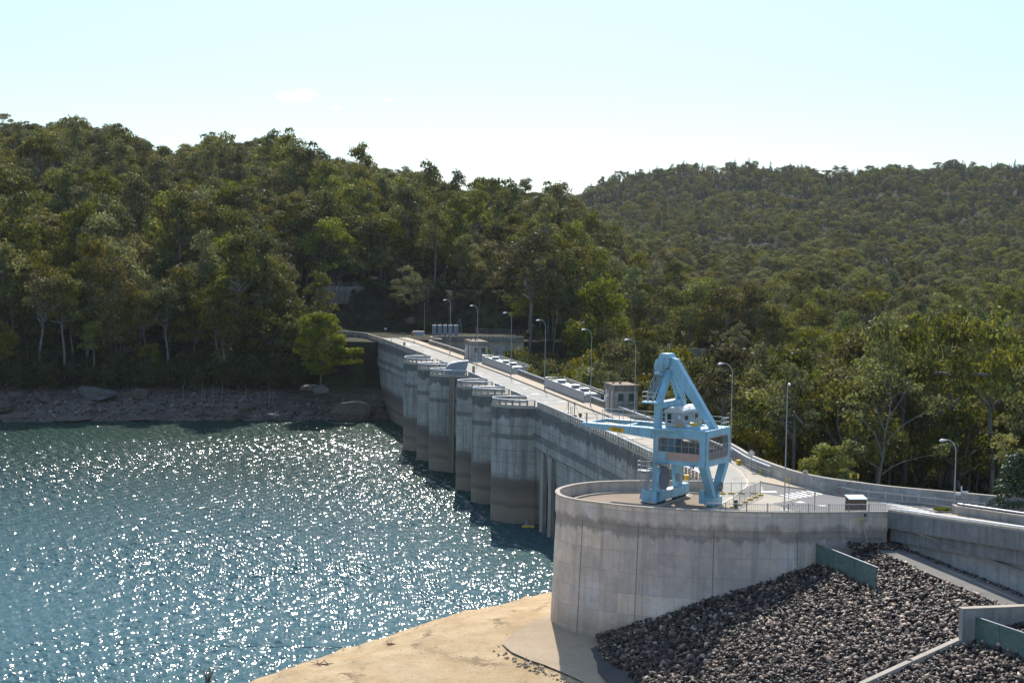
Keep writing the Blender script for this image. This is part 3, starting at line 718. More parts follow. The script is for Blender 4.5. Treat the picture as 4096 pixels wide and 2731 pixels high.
# ---------------------------------------------------------------- lamp posts
def lamp_post(loc, h, label, arm=0.85, ang=math.pi, grp='tall lamp posts along the dam road'):
    t = thing('lamp_post', label, 'lamp post', loc, 0, grp)
    m = LMB(); m.tube([(0, 0, 0), (0, 0, 0.5)], [0.11, 0.10], 8); m.tube([(0, 0, 0.45), (0, 0, h*0.5), (0, 0, h-1.2)], [0.066, 0.055, 0.042], 8)
    m.box((0, 0, 0.03), (0.5, 0.5, 0.06)); o = m.build('pole', M_('galvanised'), t)
    if arm:
        c, s = math.cos(ang), math.sin(ang); m = LMB()
        P = [(0, 0, h-1.25)]+[(c*arm*(1-math.cos(a)), s*arm*(1-math.cos(a)), h-1.25+1.2*math.sin(a)) for a in np.linspace(0.1, math.pi/2, 7)]
        P.append((c*(arm+.2), s*(arm+.2), h-0.07)); m.tube(P, 0.045, 6); m.build('arm', M_('galvanised'), t)
        m = LMB(); x = arm+0.5
        V = catmull([(c*(arm+.1), s*(arm+.1), h-.06), (c*x, s*x, h-.1), (c*(x+.3), s*(x+.3), h-.17)], 3); m.tube(V, [0.045, .08, .11, .125, .12, .09, .03], 8)
        m.build('lamp_head', M_('rail_white'), t, smooth=True)
    return t
LP_ = [((1799.6, 1412), 12, 'lamp post farthest along the dam with a curved arm'), ((1908, 1453), 12, 'lamp post standing in front of the farther gatehouse'), ((2043, 1503.5), 12, 'lamp post beside the farther long grey plant housing'),
       ((2178, 1557), 12, 'lamp post at the start of the nearer plant housing'), ((2362, 1624), 12, 'lamp post between the nearer plant housing and the near gatehouse')]
for p, h, l in LP_: lamp_post(at(*p, 0.15), h-.15, l)
lamp_post(at(2537, 1705, 0.15), 12, 'lamp post seen against the near gatehouse wall')
lamp_post(at(2921, 1849, 0.0), 11.6, 'lamp post just right of the blue crane', 0.95)
lamp_post(at(3137, 2041, 0.0), 12.3, 'thick lamp post by the near railing, head turned towards the viewer', 0.5, -math.pi/2)
lamp_post(at(3816, 2042, 0.0), 6.9, 'lamp post by the yellow-green plants at the far right', 0.8, math.pi*0.93)
lamp_post(at(1697, 1341, 0.0), 9.7, 'plain mast without an arm at the far end of the dam', 0)

# ---------------------------------------------------------------- gatehouses on the downstream edge
def gatehouse(name, label, cpx, z_top, w_u, w_v, base_pt, rz, grp='square concrete gatehouses'):
    t = thing(name, label, 'building', base_pt, rz, grp); H_ = z_top
    m = LMB(); m.box((w_u/2, w_v/2, H_/2-3), (w_u, w_v, H_+6)); m.build('wall', M_('grey_concrete'), t)
    m = LMB(); m.box((w_u/2, w_v/2, H_-0.35), (w_u+.22, w_v+.22, .85)); m.build('parapet', M_('old_concrete'), t)
    m = LMB(); m.box((w_u/2, w_v/2, H_+.1), (w_u+.02, w_v+.02, .04)); m.box((w_u*.45, w_v*.5, H_+.3), (.3, .3, .4)); m.box((w_u*.2, w_v*.6, H_+.2), (.4, .3, .2)); rf = m.build('roof', M_('rust_floor'), t)
    m = LMB(); m.tube([(w_u*.45, w_v*.5, H_), (w_u*.45, w_v*.5, H_+3.4)], .04, 5); m.build('aerial', M_('dark_steel'), t)
    for x in (w_u*.27, w_u*.72):
        m = LMB(); 
        zc = H_-1.95; ww, hh = .72, 1.55
        for (cx, cz, sx, sz) in ((x, zc+hh/2, ww+.16, .08), (x-ww/2-.04, zc, .08, hh), (x+ww/2+.04, zc, .08, hh)): m.box((cx, -.02, cz), (sx, .1, sz))
        fr = m.build('window', M_('old_concrete'), t)
        m = LMB(); m.box((x, -.012, zc+.1), (ww, .03, hh-.2)); g = m.build('pane', M_('green_glass'), t); g.parent = fr
        m = LMB()
        for k in range(4): m.box((x, -.04, zc-hh/2+.08+.11*k), (ww, .03, .035))
        m.box((x, -.06, zc+hh*.05), (.04, .04, hh*.8)) if False else None
        g = m.build('grille', M_('rail_white'), t); g.parent = fr
        m = LMB(); m.box((x, -.08, zc-hh/2-.08), (ww+.3, .2, .14)); g = m.build('sill', M_('old_concrete'), t); g.parent = fr
    # pilasters, door and boxes on the road side
    m = LMB()
    for y in (.18, w_v*.45, w_v-.18): m.box((-.05, y, H_/2-.4), (.1, .34, H_-.8))
    m.build('pilaster', M_('old_concrete'), t)
    m = LMB(); m.box((-.03, w_v*.25, 1.15), (.08, .8, 2.1)); m.build('door', M_('grey_steel'), t)
    m = LMB(); m.box((-.22, w_v*.72, 1.9), (.34, .5, .95)); m.build('cabinet', M_('white_plastic'), t)
    m = LMB(); m.box((-.15, w_v*.62, H_-1.6), (.26, .4, .5)); m.build('air_conditioner', M_('white_plastic'), t)
    m = LMB(); m.box((-.1, w_v*.78, H_-1.15), (.12, .3, .5)); m.build('notice', M_('white_plastic'), t)
    return t
# near gatehouse: corners read in the photo (front = towards the viewer)
def place_gate(pxL, pxR, y_off, ylab, name, label, zt, wv):
    pass
g1 = at(2482, 1688, 0); w1 = 3.35
gatehouse('gatehouse', 'near square concrete gatehouse with two green windows, left of the crane top', None, 4.05, 3.6, 5.2, crest(238, 9.8), R_(13))
gatehouse('gatehouse', 'farther square concrete gatehouse with two green windows', None, 4.1, 3.3, 8.0, crest(335, 8.4), R_(13))
# ---------------------------------------------------------------- long plant housings
def housing(y0, y1, label):
    t = thing('plant_housing', label, 'housing', crest(y0, 9.0), 0, 'long grey plant housings beside the road')
    a = crest(y0, 9.0); b = crest(y1, 9.0); d = (b-a).normalized(); n = Vector((d.y, -d.x, 0)); L = (b-a).length; ang = math.atan2(d.y, d.x)
    c = (a+b)/2
    m = MB(); m.extr([a+Vector((0, 0, .15)), b+Vector((0, 0, .15)), b+Vector((0, 0, 1.75)), a+Vector((0, 0, 1.75))], n*0.08); m.build('panel_wall', M_('grey_steel'), t)
    m = MB(); m.box(c+n*1.7+Vector((0, 0, .55)), (L*.94, 2.6, 1.3), ang); m.build('box_body', M_('roof_white'), t)
    m = MB(); q = [c+d*(-L*.47)+n*o+Vector((0, 0, z)) for o, z in ((.35, 1.0), (.45, 1.25), (.8, 1.42), (2.6, 1.42), (2.95, 1.25), (3.05, 1.0))]; m.extr(q, d*(L*.94)); m.build('roof', M_('roof_white'), t)
    for f in (.2, .42, .78):
        m = MB(); m.box(c+d*(L*(f-.5))+n*1.5+Vector((0, 0, 1.6)), (1.4, 1.1, .5), ang); v = m.build('ventilator', M_('grey_steel'), t)
        m = MB(); m.box(c+d*(L*(f-.5))+n*1.5+Vector((0, 0, 1.9)), (1.8, 1.5, .12), ang); g = m.build('cap', M_('roof_white'), t)
    m = MB(); P = [a+n*.05, a+n*3.4, b+n*3.4, b+n*.05]
    for z in (1.85, 1.5): m.tube([p+Vector((0, 0, z)) for p in P], .045, 5)
    for p, dd in along(P, 2.2): m.tube([p+Vector((0, 0, .4)), p+Vector((0, 0, 1.85))], .035, 5)
    m.build('handrail', M_('galvanised'), t)
    m = MB()
    for p, dd in along([a, b], .55, .2): m.box(p-n*.04+Vector((0, 0, .2)), (.2, .12, .1), ang)
    m.build('foot_rail', M_('dark_steel'), t)
    return t
housing(252, 277.5, 'nearer long grey plant housing with white roof boxes beside the road')
housing(303.5, 328.5, 'farther long grey plant housing with white roof boxes beside the road')
# ---------------------------------------------------------------- white hood on the third pier
t = thing('pier_hood', 'curved white hood shelter on top of a dam pier', 'hood', (-9.5, 303.2, 0))
pr_ = [(-12.7, 0.1), (-12.65, 0.9), (-12.2, 1.7), (-11.3, 2.25), (-9.9, 2.6), (-8.2, 2.8)]
m = MB(); m.extr([(x, 302.6, z) for x, z in pr_]+[(x+.14, 302.6, z-.12) for x, z in pr_[::-1]], (0, 1.7, 0)); m.build('roof', M_('roof_white'), t)
m = MB(); m.extr([(x+.15, 302.45, z-.14) for x, z in pr_]+[(-8.7, 302.45, 0.1)], (0, .08, 0)); m.build('side_panel', M_('grey_steel'), t)
m = MB(); m.extr([(x+.15, 304.35, z-.14) for x, z in pr_]+[(-8.7, 304.35, 0.1)], (0, .08, 0)); m.build('side_panel', M_('grey_steel'), t)
# two short gate posts on the road
for (p, l) in (((1617, 1392), 'dark slotted post on the road near the far end of the dam'), ((1894, 1493), 'dark slotted post on the road beside the hooded pier')):
    q = at(*p); t = thing('marker_post', l, 'post', q, 0, 'dark posts standing on the dam road'); m = LMB(); m.box((0, 0, .7), (.5, .12, 1.4)); m.build('frame', M_('dark_steel'), t); m = LMB(); m.box((0, -.07, .75), (.12, .02, 1.1)); m.build('slot', M_('deck_concrete'), t)
for (p, l) in (((1565, 1366), 'thin upright rod on a block on the left kerb at the far end'), ((1657, 1370), 'thin red-based rod on a block on the right kerb at the far end')):
    q = at(*p); t = thing('marker_rod', l, 'rod', q, 0, 'marker rods at the far end of the road'); m = LMB(); m.box((0, 0, .15), (.35, .35, .3)); m.build('block', M_('rust'), t); m = LMB(); m.tube([(0, 0, .3), (0, 0, 1.3)], .035, 5); m.build('rod', M_('dark_steel'), t)
# winch stand by the near parapet
q = at(2285, 1668); t = thing('winch_stand', 'dark twin-post winch stand with stays beside the near parapet', 'winch', q); m = LMB()
for x in (-.45, .45): m.box((x, 0, 1.1), (.12, .12, 2.2))
for x in (-.15, .1): m.box((x, .1, .9), (.08, .08, 1.4))
m.build('post', M_('dark_steel'), t); m = LMB()
for sx in (-1, 1): m.tube([(sx*.45, 0, 2.0), (sx*1.3, -.1, 0)], .02, 4)
m.build('stay', M_('dark_steel'), t); m = LMB(); m.box((0, 0, .2), (1.6, .5, .25)); m.tube([(1.3, -.3, .35), (1.3, .3, .35)], .28, 10); m.build('base', M_('rust'), t)
# pontoon at the foot of the near pier
q = at(2115, 2107, -18); t = thing('pontoon', 'small work pontoon with a yellow edge floating at the pier foot', 'pontoon', q, R_(-14)); m = LMB(); m.box((0, 0, .12), (1.9, .9, .3)); m.build('float', M_('yellow_plastic'), t)
m = LMB(); m.box((0, .1, .31), (1.7, .7, .06)); m.box((-.4, .2, .7), (.3, .3, .75)); m.build('deck', M_('grey_steel'), t)
# ---------------------------------------------------------------- round abutment
ABO = [(21.6, 165.4), (17, 165.3), (13.7, 165.1), (10.7, 164.6), (8.4, 163.6), (6.7, 162.2), (5.55, 160.6), (4.8, 159.0), (4.5, 157.3), (4.55, 155.6), (5.0, 154.0), (6.0, 152.5), (7.9, 150.9), (10.4, 149.3), (13.5, 148.0), (16.9, 147.15), (20.5, 146.7), (24.2, 146.6), (28.5, 147.0), (32.6, 147.55), (34.75, 147.9)]
ab_path = catmull([Vector((x, y, 0)) for x, y in ABO], 4)
abt = thing('abutment', 'big curved pale concrete abutment wall in the foreground with a rounded nose', 'abutment', (20, 156, -12))
m = MB(); n = len(ab_path)
cen = Vector((20, 156.5, 0))
def batter(p, z):      # slight batter: the wall steps out a little going down
    d = (p-cen); d.normalize(); return p+d*(max(0, -z)*0.035)
zs = [1.12, -0.72, -0.73, -3, -6, -9, -12, -16, -22]
run = 0.0
for i in range(n-1):
    L = (ab_path[i+1]-ab_path[i]).length
    for z0, z1 in zip(zs[:-1], zs[1:]):
        e = 0.0 if z0 > -0.725 else 0.10
        a0 = batter(ab_path[i], z0); b0 = batter(ab_path[i+1], z0); a1 = batter(ab_path[i], z1); b1 = batter(ab_path[i+1], z1)
        f = lambda p: p+(cen-p).normalized()*(0.0 if False else 0.0)
        if z0 <= -0.73: g = lambda p: p+(cen-p).normalized()*0.10
        else: g = lambda p: p
        A0, B0, A1, B1 = g(a0), g(b0), (a1+(cen-a1).normalized()*0.10 if z1 <= -0.73 else a1), (b1+(cen-b1).normalized()*0.10 if z1 <= -0.73 else b1)
        m.face([(A0.x, A0.y, z0), (A1.x, A1.y, z1), (B1.x, B1.y, z1), (B0.x, B0.y, z0)], [(run, z0+30), (run, z1+30), (run+L, z1+30), (run+L, z0+30)])
    run += L
inn = []
for i in range(n):
    a = ab_path[max(0, i-1)]; b = ab_path[min(n-1, i+1)]; d = (b-a).normalized(); inn.append(ab_path[i]+Vector((-d.y, d.x, 0))*0.34)
for i in range(n-1):
    m.face([(inn[i].x, inn[i].y, -.3), (inn[i+1].x, inn[i+1].y, -.3), (inn[i+1].x, inn[i+1].y, 1.12), (inn[i].x, inn[i].y, 1.12)][::-1], [(0, 0)]*4)
m.build('retaining_wall', M_('abutment_concrete'), abt, uv=True)
for xt in (7.0, 12.2, 18.6, 26.4):
    i = min(range(n), key=lambda k: abs(ab_path[k].x-xt)+(100 if ab_path[k].y > 154 else 0)); a0 = ab_path[i]+(cen-ab_path[i]).normalized()*.06; b0 = batter(ab_path[i], -14)+(cen-ab_path[i]).normalized()*.06; q = MB()
    q.span(a0+Vector((0, 0, -.75)), Vector((b0.x, b0.y, -14)), .035, .05, (0, 1, 0)); q.build('joint', M_('ledge_concrete'), abt)
m = MB(); op = [p+(p-cen).normalized()*0.05 for p in ab_path]; ip = [p+(cen-p).normalized()*0.05 for p in inn]
for i in range(n-1):
    for A, B, C, D in (((op[i], 1.125), (op[i+1], 1.125), (ip[i+1], 1.125), (ip[i], 1.125)), ((op[i], 1.02), (op[i+1], 1.02), (op[i+1], 1.125), (op[i], 1.125)), ((ip[i+1], 1.02), (ip[i], 1.02), (ip[i], 1.125), (ip[i+1], 1.125))):
        m.face([(q[0].x, q[0].y, q[1]) for q in (A, B, C, D)])
m.build('coping', M_('coping'), abt)
m = MB(); k1 = [p+(cen-p).normalized()*1.1 for p in inn]; k2 = [p+(cen-p).normalized()*1.35 for p in inn]
for i in range(0, n-22): m.face([(k1[i].x, k1[i].y, 0.16), (k1[i+1].x, k1[i+1].y, 0.16), (k2[i+1].x, k2[i+1].y, 0.16), (k2[i].x, k2[i].y, 0.16)]); m.face([(k2[i].x, k2[i].y, 0), (k2[i].x, k2[i].y, .16), (k2[i+1].x, k2[i+1].y, .16), (k2[i+1].x, k2[i+1].y, 0)]); m.face([(k1[i].x, k1[i].y, 0), (k1[i+1].x, k1[i+1].y, 0), (k1[i+1].x, k1[i+1].y, .16), (k1[i].x, k1[i].y, .16)])
m.build('kerb_ring', M_('coping'), abt)
# floors
FW = [(26.0, 196), (26.6, 190), (27.2, 183), (28.6, 176), (30.2, 170.4), (32.6, 166.0), (35.1, 163.5), (37.7, 161.2), (40.2, 159.7), (42.9, 158.2), (48, 155.2), (60, 147.5), (80, 135)]
BM = [(34.75, 147.9), (36.9, 139.6), (39.1, 130.8), (41.4, 121.5), (46, 103)]
BMZ = [1.1, 1.9, 2.8, 3.75, 5.6]      # the road climbs towards the viewer
def fl_left(y):
    if y >= 165.3: return up_x(y)+.1
    if y < 148.3: return 35.2+.251*(147.5-y)
    xs_ = []
    for a_, b_ in zip(inn[:-1], inn[1:]):
        if min(a_.y, b_.y) <= y <= max(a_.y, b_.y) and abs(a_.y-b_.y) > 1e-6: xs_.append(a_.x+(b_.x-a_.x)*(y-a_.y)/(b_.y-a_.y))
    return (min(xs_) if xs_ else 34.5)-.1
fwx = [(y, x) for x, y in FW][::-1]
def fl_right(y): return float(np.interp(y, [a_ for a_, _ in fwx], [b_ for _, b_ in fwx]))
m = MB(); ys_ = list(np.arange(116, 147, 1.0))+list(np.arange(147, 150.4, .1))+list(np.arange(150.4, 166, .4))+list(np.arange(166, 196, 1.0))
for a_, b_ in zip(ys_[:-1], ys_[1:]): m.face([(fl_left(a_), a_, 0), (fl_right(a_)+.1, a_, 0), (fl_right(b_)+.1, b_, 0), (fl_left(b_), b_, 0)])
tag(m.build('deck_paving', M_('deck_concrete')), kind='structure')
m = MB(); seg = [p for p in inn if p.x < 19.5]; m.face([(p.x, p.y, 0.006) for p in seg]+[(20.5, 147.2, 0.006), (22.5, 153, 0.006), (18.8, 160.5, 0.006), (20.5, 165.0, 0.006)]); tag(m.build('stained_floor', M_('rust_floor')), kind='structure')
def poly_at(pts, z, name, mat, kind='structure'):
    m = MB(); m.face([tuple(at(x, y, z)) for x, y in pts]); o = m.build(name, M_(mat)); tag(o, kind=kind); return o
poly_at([(3042, 1931), (3130, 1948), (3250, 1963), (3330, 1976), (3395, 1990), (3480, 2001), (3650, 2015), (3810, 2032), (4110, 2066), (4110, 2094), (3950, 2078), (3824, 2061), (3690, 2050), (3620, 2062), (3300, 2062), (3180, 2044), (3090, 2012), (3172, 1999), (3160, 1991), (3060, 1974)], 0.008, 'road', 'asphalt')
poly_at([(2905, 1800), (2940, 1822), (2970, 1850), (2985, 1880), (2985, 1925), (3040, 1930), (3040, 1975), (2960, 1990), (2900, 1975), (2870, 1905), (2880, 1850), (2878, 1800)], 0.010, 'road_slab', 'road_slab')
cs = 4.48
C6 = lambda x, y: (2800+x/cs, 1750+y/cs)
m = MB()
for i in range(6):
    x0, y0 = 1418+94*i, 1024-15.5*i; q = [(x0, y0), (x0+45, y0-5), (x0+330, y0+62), (x0+275, y0+72)]; m.face([tuple(at(*C6(*p), 0.014)) for p in q])
m.face([tuple(at(*C6(*p), 0.014)) for p in [(1078, 956), (1350, 952), (1392, 978), (1085, 978)]])
m.face([tuple(at(*C6(*p), 0.014)) for p in [(1700, 1150), (1800, 1136), (1900, 1160), (1790, 1166)]])
m.face([tuple(at(*C6(*p), 0.014)) for p in [(2060, 1205), (2170, 1195), (2290, 1215), (2200, 1226)]])
for i in range(9):
    x0, y0 = 480+118*i, 98+30*i; q = [(x0, y0), (x0+60, y0-4), (x0+470, y0+26), (x0+430, y0+36)]; m.face([tuple(at(3380+p[0]/5.226, 1980+p[1]/5.226, 0.015)) for p in q])
    if i % 2 == 0: q = [(x0+520, y0+5), (x0+560, y0+2), (x0+760, y0+20), (x0+720, y0+26)]; m.face([tuple(at(3380+p[0]/5.226, 1980+p[1]/5.226, 0.016)) for p in q])
tag(m.build('road_markings', M_('line_paint')), kind='structure')
m = MB(); kb = [(3042, 1930), (3130, 1947), (3250, 1962), (3330, 1975), (3395, 1989), (3480, 2000), (3650, 2013), (3810, 2030), (4110, 2064)]
m.wall([(at(*p).x, at(*p).y) for p in kb], 0, 0.14, 0.2, side=1); tag(m.build('kerb', M_('coping')), kind='structure')
poly = [at(*p) for p in kb]; m = MB()
far = [Vector((28.4, 176.8, 0)), Vector((30.0, 170.4, 0)), Vector((32.4, 166.0, 0)), Vector((34.9, 163.4, 0)), Vector((37.5, 161.1, 0)), Vector((40.0, 159.6, 0)), Vector((42.7, 158.1, 0)), Vector((48, 155, 0))]
m.face([(p.x, p.y, 0.12) for p in poly]+[(p.x, p.y, 0.12) for p in far[::-1]]); tag(m.build('footpath', M_('footpath')), kind='structure')
# footpath by the bridge parapet
m = MB(); P = [at(3690, 2052), at(3824, 2062), at(4110, 2108), at(4110, 2140), at(3900, 2092), at(3760, 2064)]; m.face([(p.x, p.y, 0.10) for p in P]); tag(m.build('footpath', M_('footpath')), kind='structure')
# crane rails
RL1 = [(19.8, 191), (20.4, 187), (20.7, 183), (21.0, 178.3), (20.8, 173.7), (19.9, 168.5), (18.5, 164.3), (17.7, 161.9), (14.9, 156.9), (13.6, 154.4), (13.0, 151.6)]
RL2 = [(24.7, 192), (25.3, 187), (25.6, 181.6), (25.6, 176.9), (25.4, 172.9), (24.9, 169.4), (23.6, 165.2), (22.2, 161), (20.4, 156.6), (19.3, 153.2), (18.9, 150.2)]
for R0, lab in ((RL1, 'inner curved steel crane rail, passing under the cable reel side of the crane'), (RL2, 'outer curved steel crane rail nearer the road')):
    P = catmull([Vector((x, y, 0.04)) for x, y in R0], 5); m = MB()
    for a, b in zip(P[:-1], P[1:]): m.span(a, b, 0.10, 0.10)
    tag(m.build('crane_rail', M_('galvanised'), wloc=P[0]), lab, 'rail', 'crane rails in the deck')
m = MB()
for R0 in (RL1, RL2):
    P = catmull([Vector((x, y, 0.0)) for x, y in R0], 5)
    for a, b in zip(P[:-1], P[1:]):
        d = (b-a).normalized(); nn = Vector((-d.y, d.x, 0))*.34; m.face([(p.x, p.y, .012) for p in (a-nn, b-nn, b+nn, a+nn)])
tag(m.build('rail_bed', M_('footpath')), kind='structure')

# ---------------------------------------------------------------- curved far road wall
t = thing('road_wall', 'long grey concrete wall curving along the far side of the road', 'wall', (32.6, 166, 0))
m = MB(); fw = catmull([Vector((x, y, 0)) for x, y in FW], 4); m.wall([(p.x, p.y) for p in fw], -25, 1.42, 0.3, side=1); m.build('wall', M_('grey_concrete'), t)
m = MB(); m.wall([(p.x, p.y) for p in fw], 1.42, 1.5, 0.42, side=1); m.build('coping', M_('coping'), t)
t = thing('handrail', 'white-topped handrail along the start of the curved road wall', 'railing', (27.2, 183, 0)); P = [p+Vector((-.22, 0, 0)) for p in fw if 174.5 < p.y < 192]
m = MB(); m.tube([p+Vector((0, 0, 1.25)) for p in P], .09, 8); m.build('top_rail', M_('rail_white'), t)
m = MB()
for z in (.4, .7, .95):
    for a, b in zip(P[:-1], P[1:]): m.span(a+Vector((0, 0, z)), b+Vector((0, 0, z)), .04, .04)
m.build('rails', M_('grey_steel'), t)
# low wall with rail at the right
t = thing('low_wall', 'low pale wall with a white handrail between road and path at the right edge', 'wall', at(3824, 2061)); q = [at(3824, 2030.5, .78), at(3824, 2061), at(4110, 2101)]
a = at(3824, 2061); b = at(4110, 2103); c = b+(b-a)*1.2
m = MB(); m.wall([(a.x-.1, a.y+1.2), (a.x, a.y), (b.x, b.y), (c.x, c.y)], 0, .8, .3, side=1); m.build('wall', M_('grey_concrete'), t)
m = MB(); m.wall([(a.x-.1, a.y+1.2), (a.x, a.y), (b.x, b.y), (c.x, c.y)], .8, .88, .36, side=1); m.build('coping', M_('coping'), t)
m = MB(); m.tube([a+Vector((.2, .2, 1.12)), b+Vector((.1, .1, 1.12)), c+Vector((0, 0, 1.12))], .06, 8); m.build('top_rail', M_('rail_white'), t)
pieces(t, 'post', M_('grey_steel'), (.06, .06, .3), [(p+Vector((.12, .12, .98)), 0) for p, d in along([a, c], 1.25)])
# ---------------------------------------------------------------- bridge beam and retaining wall on the right
t = thing('bridge', 'grey concrete bridge beam and retaining wall at the right above the gravel ramp', 'bridge', (39, 144, -4))
def off(P, o):
    out = []
    for i in range(len(P)):
        a = Vector((*P[max(0, i-1)], 0)); b = Vector((*P[min(len(P)-1, i+1)], 0)); d = (b-a).normalized(); out.append((P[i][0]-d.y*o, P[i][1]+d.x*o))
    return out
BM0 = [(34.7, 147.95)]+BM[1:]
dz = lambda k: [z+k for z in BMZ]
m = MB(); m.wall(BM0, dz(-1.5), BMZ, .35, side=1); m.build('beam', M_('beam_concrete'), t)
m = MB(); m.wall(off(BM0, .38), dz(-2.7), dz(-1.5), .5, side=1); m.build('lower_beam', M_('beam_concrete'), t)
m = MB(); m.wall(off(BM0, .85), -20, dz(-2.71), .5, side=1); m.build('retaining_wall', M_('grey_concrete'), t)
bl = [Vector((x, y, z)) for (x, y), z in zip(off(BM0, .17), BMZ)]
o0 = org(t); m = LMB(); m.box((0, 0, 0), (1.14, .3, .2)); bme = bpy.data.meshes.new('coping_block'); bme.from_pydata(m.v, [], m.f); bme.materials.append(M_('coping'))
for p, d in along(bl, 1.28, .65):
    o = bpy.data.objects.new('coping_block', bme); COL.objects.link(o); o.parent = t; o.location = p+Vector((0, 0, .1))-o0; o.rotation_euler = (0, -math.asin(d.z), math.atan2(d.y, d.x))
m = MB(); m.tube([Vector((x, y, z+.32)) for (x, y), z in zip(off(BM0, .3), BMZ)], .07, 8); m.build('top_rail', M_('rail_white'), t)
m = MB(); m.tube([Vector((x, y, z+.2)) for (x, y), z in zip(off(BM0, .55), BMZ)], .04, 6); m.build('top_rail', M_('rail_white'), t)
m = MB(); m.box((35.6, 147.3, -1.75), (1.2, .9, .25), R_(-76)); m.build('bearing_shelf', M_('dark_steel'), t)
# ---------------------------------------------------------------- gravel ramp and rock slope
LE_ = [(33.0, 146.4, -2.15), (34.4, 140, -2.15), (36.7, 130, -2.15), (39, 120, -2.15), (42.5, 105, -2.15)]
RE_ = [(35.9, 146.4, -2.0), (37.6, 139.5, -2.0), (40.1, 129.6, -2.0), (42.4, 120, -2.0), (46, 105, -2.0)]
m = MB()
for i in range(4):
    a, b, c, d = LE_[i], LE_[i+1], RE_[i+1], RE_[i]; m.face([(a[0], a[1], a[2]+.1), (b[0], b[1], b[2]+.1), (c[0]+1, c[1], c[2]+.1), (d[0]+1, d[1], d[2]+.1)])
tag(m.build('gravel_ramp', M_('gravel')), kind='structure')
def ramp_left(y):   # x of ramp's left edge at y
    return 33.0+.23*(146.4-y)
def foot_x(y): return 8.1+.23*(147-y) if y < 147 else 8.1
def slz(x, y): return slope_z(x, y)
m = MB(); gy = np.arange(92, 147.3, 1.2); 
for j in range(len(gy)-1):
    for i in range(28):
        def P_(i, y): x = foot_x(y)-1.5+(ramp_left(y)+.5-foot_x(y)+1.5)*i/28; return (x, y, slz(x, y)-.15)
        m.face([P_(i, gy[j]), P_(i+1, gy[j]), P_(i+1, gy[j+1]), P_(i, gy[j+1])])
tag(m.build('slope_ground', M_('dark_gravel')), kind='structure')
def rock_mesh(name, pts, mat, seed=0, label=None, squash=.62, tone=None):
    rs = np.random.RandomState(seed); protos = []
    for k in range(10):
        b = bmesh.new(); bmesh.ops.create_icosphere(b, subdivisions=1, radius=1.0)
        b.verts.ensure_lookup_table(); V = np.array([v.co[:] for v in b.verts]); Fc = np.array([[v.index for v in f.verts] for f in b.faces]); b.free()
        for _ in range(11):      # chop flat faces into the ball
            nrm = rs.normal(size=3); nrm /= np.linalg.norm(nrm); dd = 0.28+0.42*rs.rand(); s_ = V@nrm; V = V-np.where(s_ > dd, s_-dd, 0)[:, None]*nrm
        V *= np.array([1.0, .55+.35*rs.rand(), .35+.35*rs.rand()]); protos.append((V, Fc))
    VV = []; FF = []; TT = []; nv = 0
    for (x, y, z, s) in pts:
        V, Fc = protos[rs.randint(10)]
        q = Quaternion((rs.normal(), rs.normal()*.35, rs.normal()*.35, rs.normal()*1.2)).normalized().to_matrix(); q = np.array(q)
        W = (V*s)@q.T+np.array([x, y, z]); VV.append(W); FF.append(Fc+nv); nv += len(V); TT.append(np.full(len(V), rs.rand()))
    VV = np.concatenate(VV); FF = np.concatenate(FF); TT = np.concatenate(TT); mm = len(FF)
    me = bpy.data.meshes.new(name); me.vertices.add(len(VV)); me.vertices.foreach_set('co', VV.astype('f').ravel()); me.loops.add(mm*3); me.loops.foreach_set('vertex_index', FF.astype('i').ravel())
    me.polygons.add(mm); me.polygons.foreach_set('loop_start', np.arange(0, mm*3, 3, dtype='i')); me.polygons.foreach_set('loop_total', np.full(mm, 3, dtype='i'))
    a = me.attributes.new('tone', 'FLOAT', 'POINT'); a.data.foreach_set('value', TT.astype('f')); me.materials.append(mat); me.update(); me.validate()
    o = bpy.data.objects.new(name, me); COL.objects.link(o); return o
rr = random.Random(8); pts = []
for i in range(40000):
    y = rr.uniform(98, 147.0); x0 = foot_x(y)+fbm(0, y, 4)*.4; x1 = ramp_left(y)+.1; x = rr.uniform(x0, 52)
    if x > x1 or y > 146.7-max(0, (11-x)*.0): continue
    if x < 11 and y > 149.5: continue
    z = slz(x, y); s = rr.choice([.09, .12, .16, .2, .23, .26, .3, .36, .46])*rr.uniform(.8, 1.25); pts.append((x, y, z+rr.uniform(-.06, .12), s))
for i in range(900):      # tongue between foot and wall nose
    x = rr.uniform(8.3, 16); y = rr.uniform(145, 152)
    yw = float(np.interp(x, [7.9, 10.4, 13.5, 16.9, 20], [150.9, 149.3, 148, 147.1, 146.6]))-.45
    if y < yw and x > foot_x(min(y, 151.5)): pts.append((x, y, slope_z(x, y)+rr.uniform(-.1, .1), rr.uniform(.18, .36)))
for i in range(260):      # stones lining the ramp by the wall
    k = rr.random()*3; j = int(k); f = k-j; a, b = RE_[j], RE_[j+1]; x = a[0]+(b[0]-a[0])*f; y = a[1]+(b[1]-a[1])*f; pts.append((x-rr.uniform(.0, .5), y, a[2]+(b[2]-a[2])*f+.15, rr.uniform(.1, .24)))
for i in range(260): pts.append((rr.uniform(31, 36.2), rr.uniform(145.4, 147.4), -1.95+rr.uniform(0, .3), rr.uniform(.14, .3)))
rk = rock_mesh('rock_slope', pts, M_('basalt_rubble'), 2); tag(rk, 'slope of broken dark basalt rock below the abutment wall', 'rocks', kind='stuff')
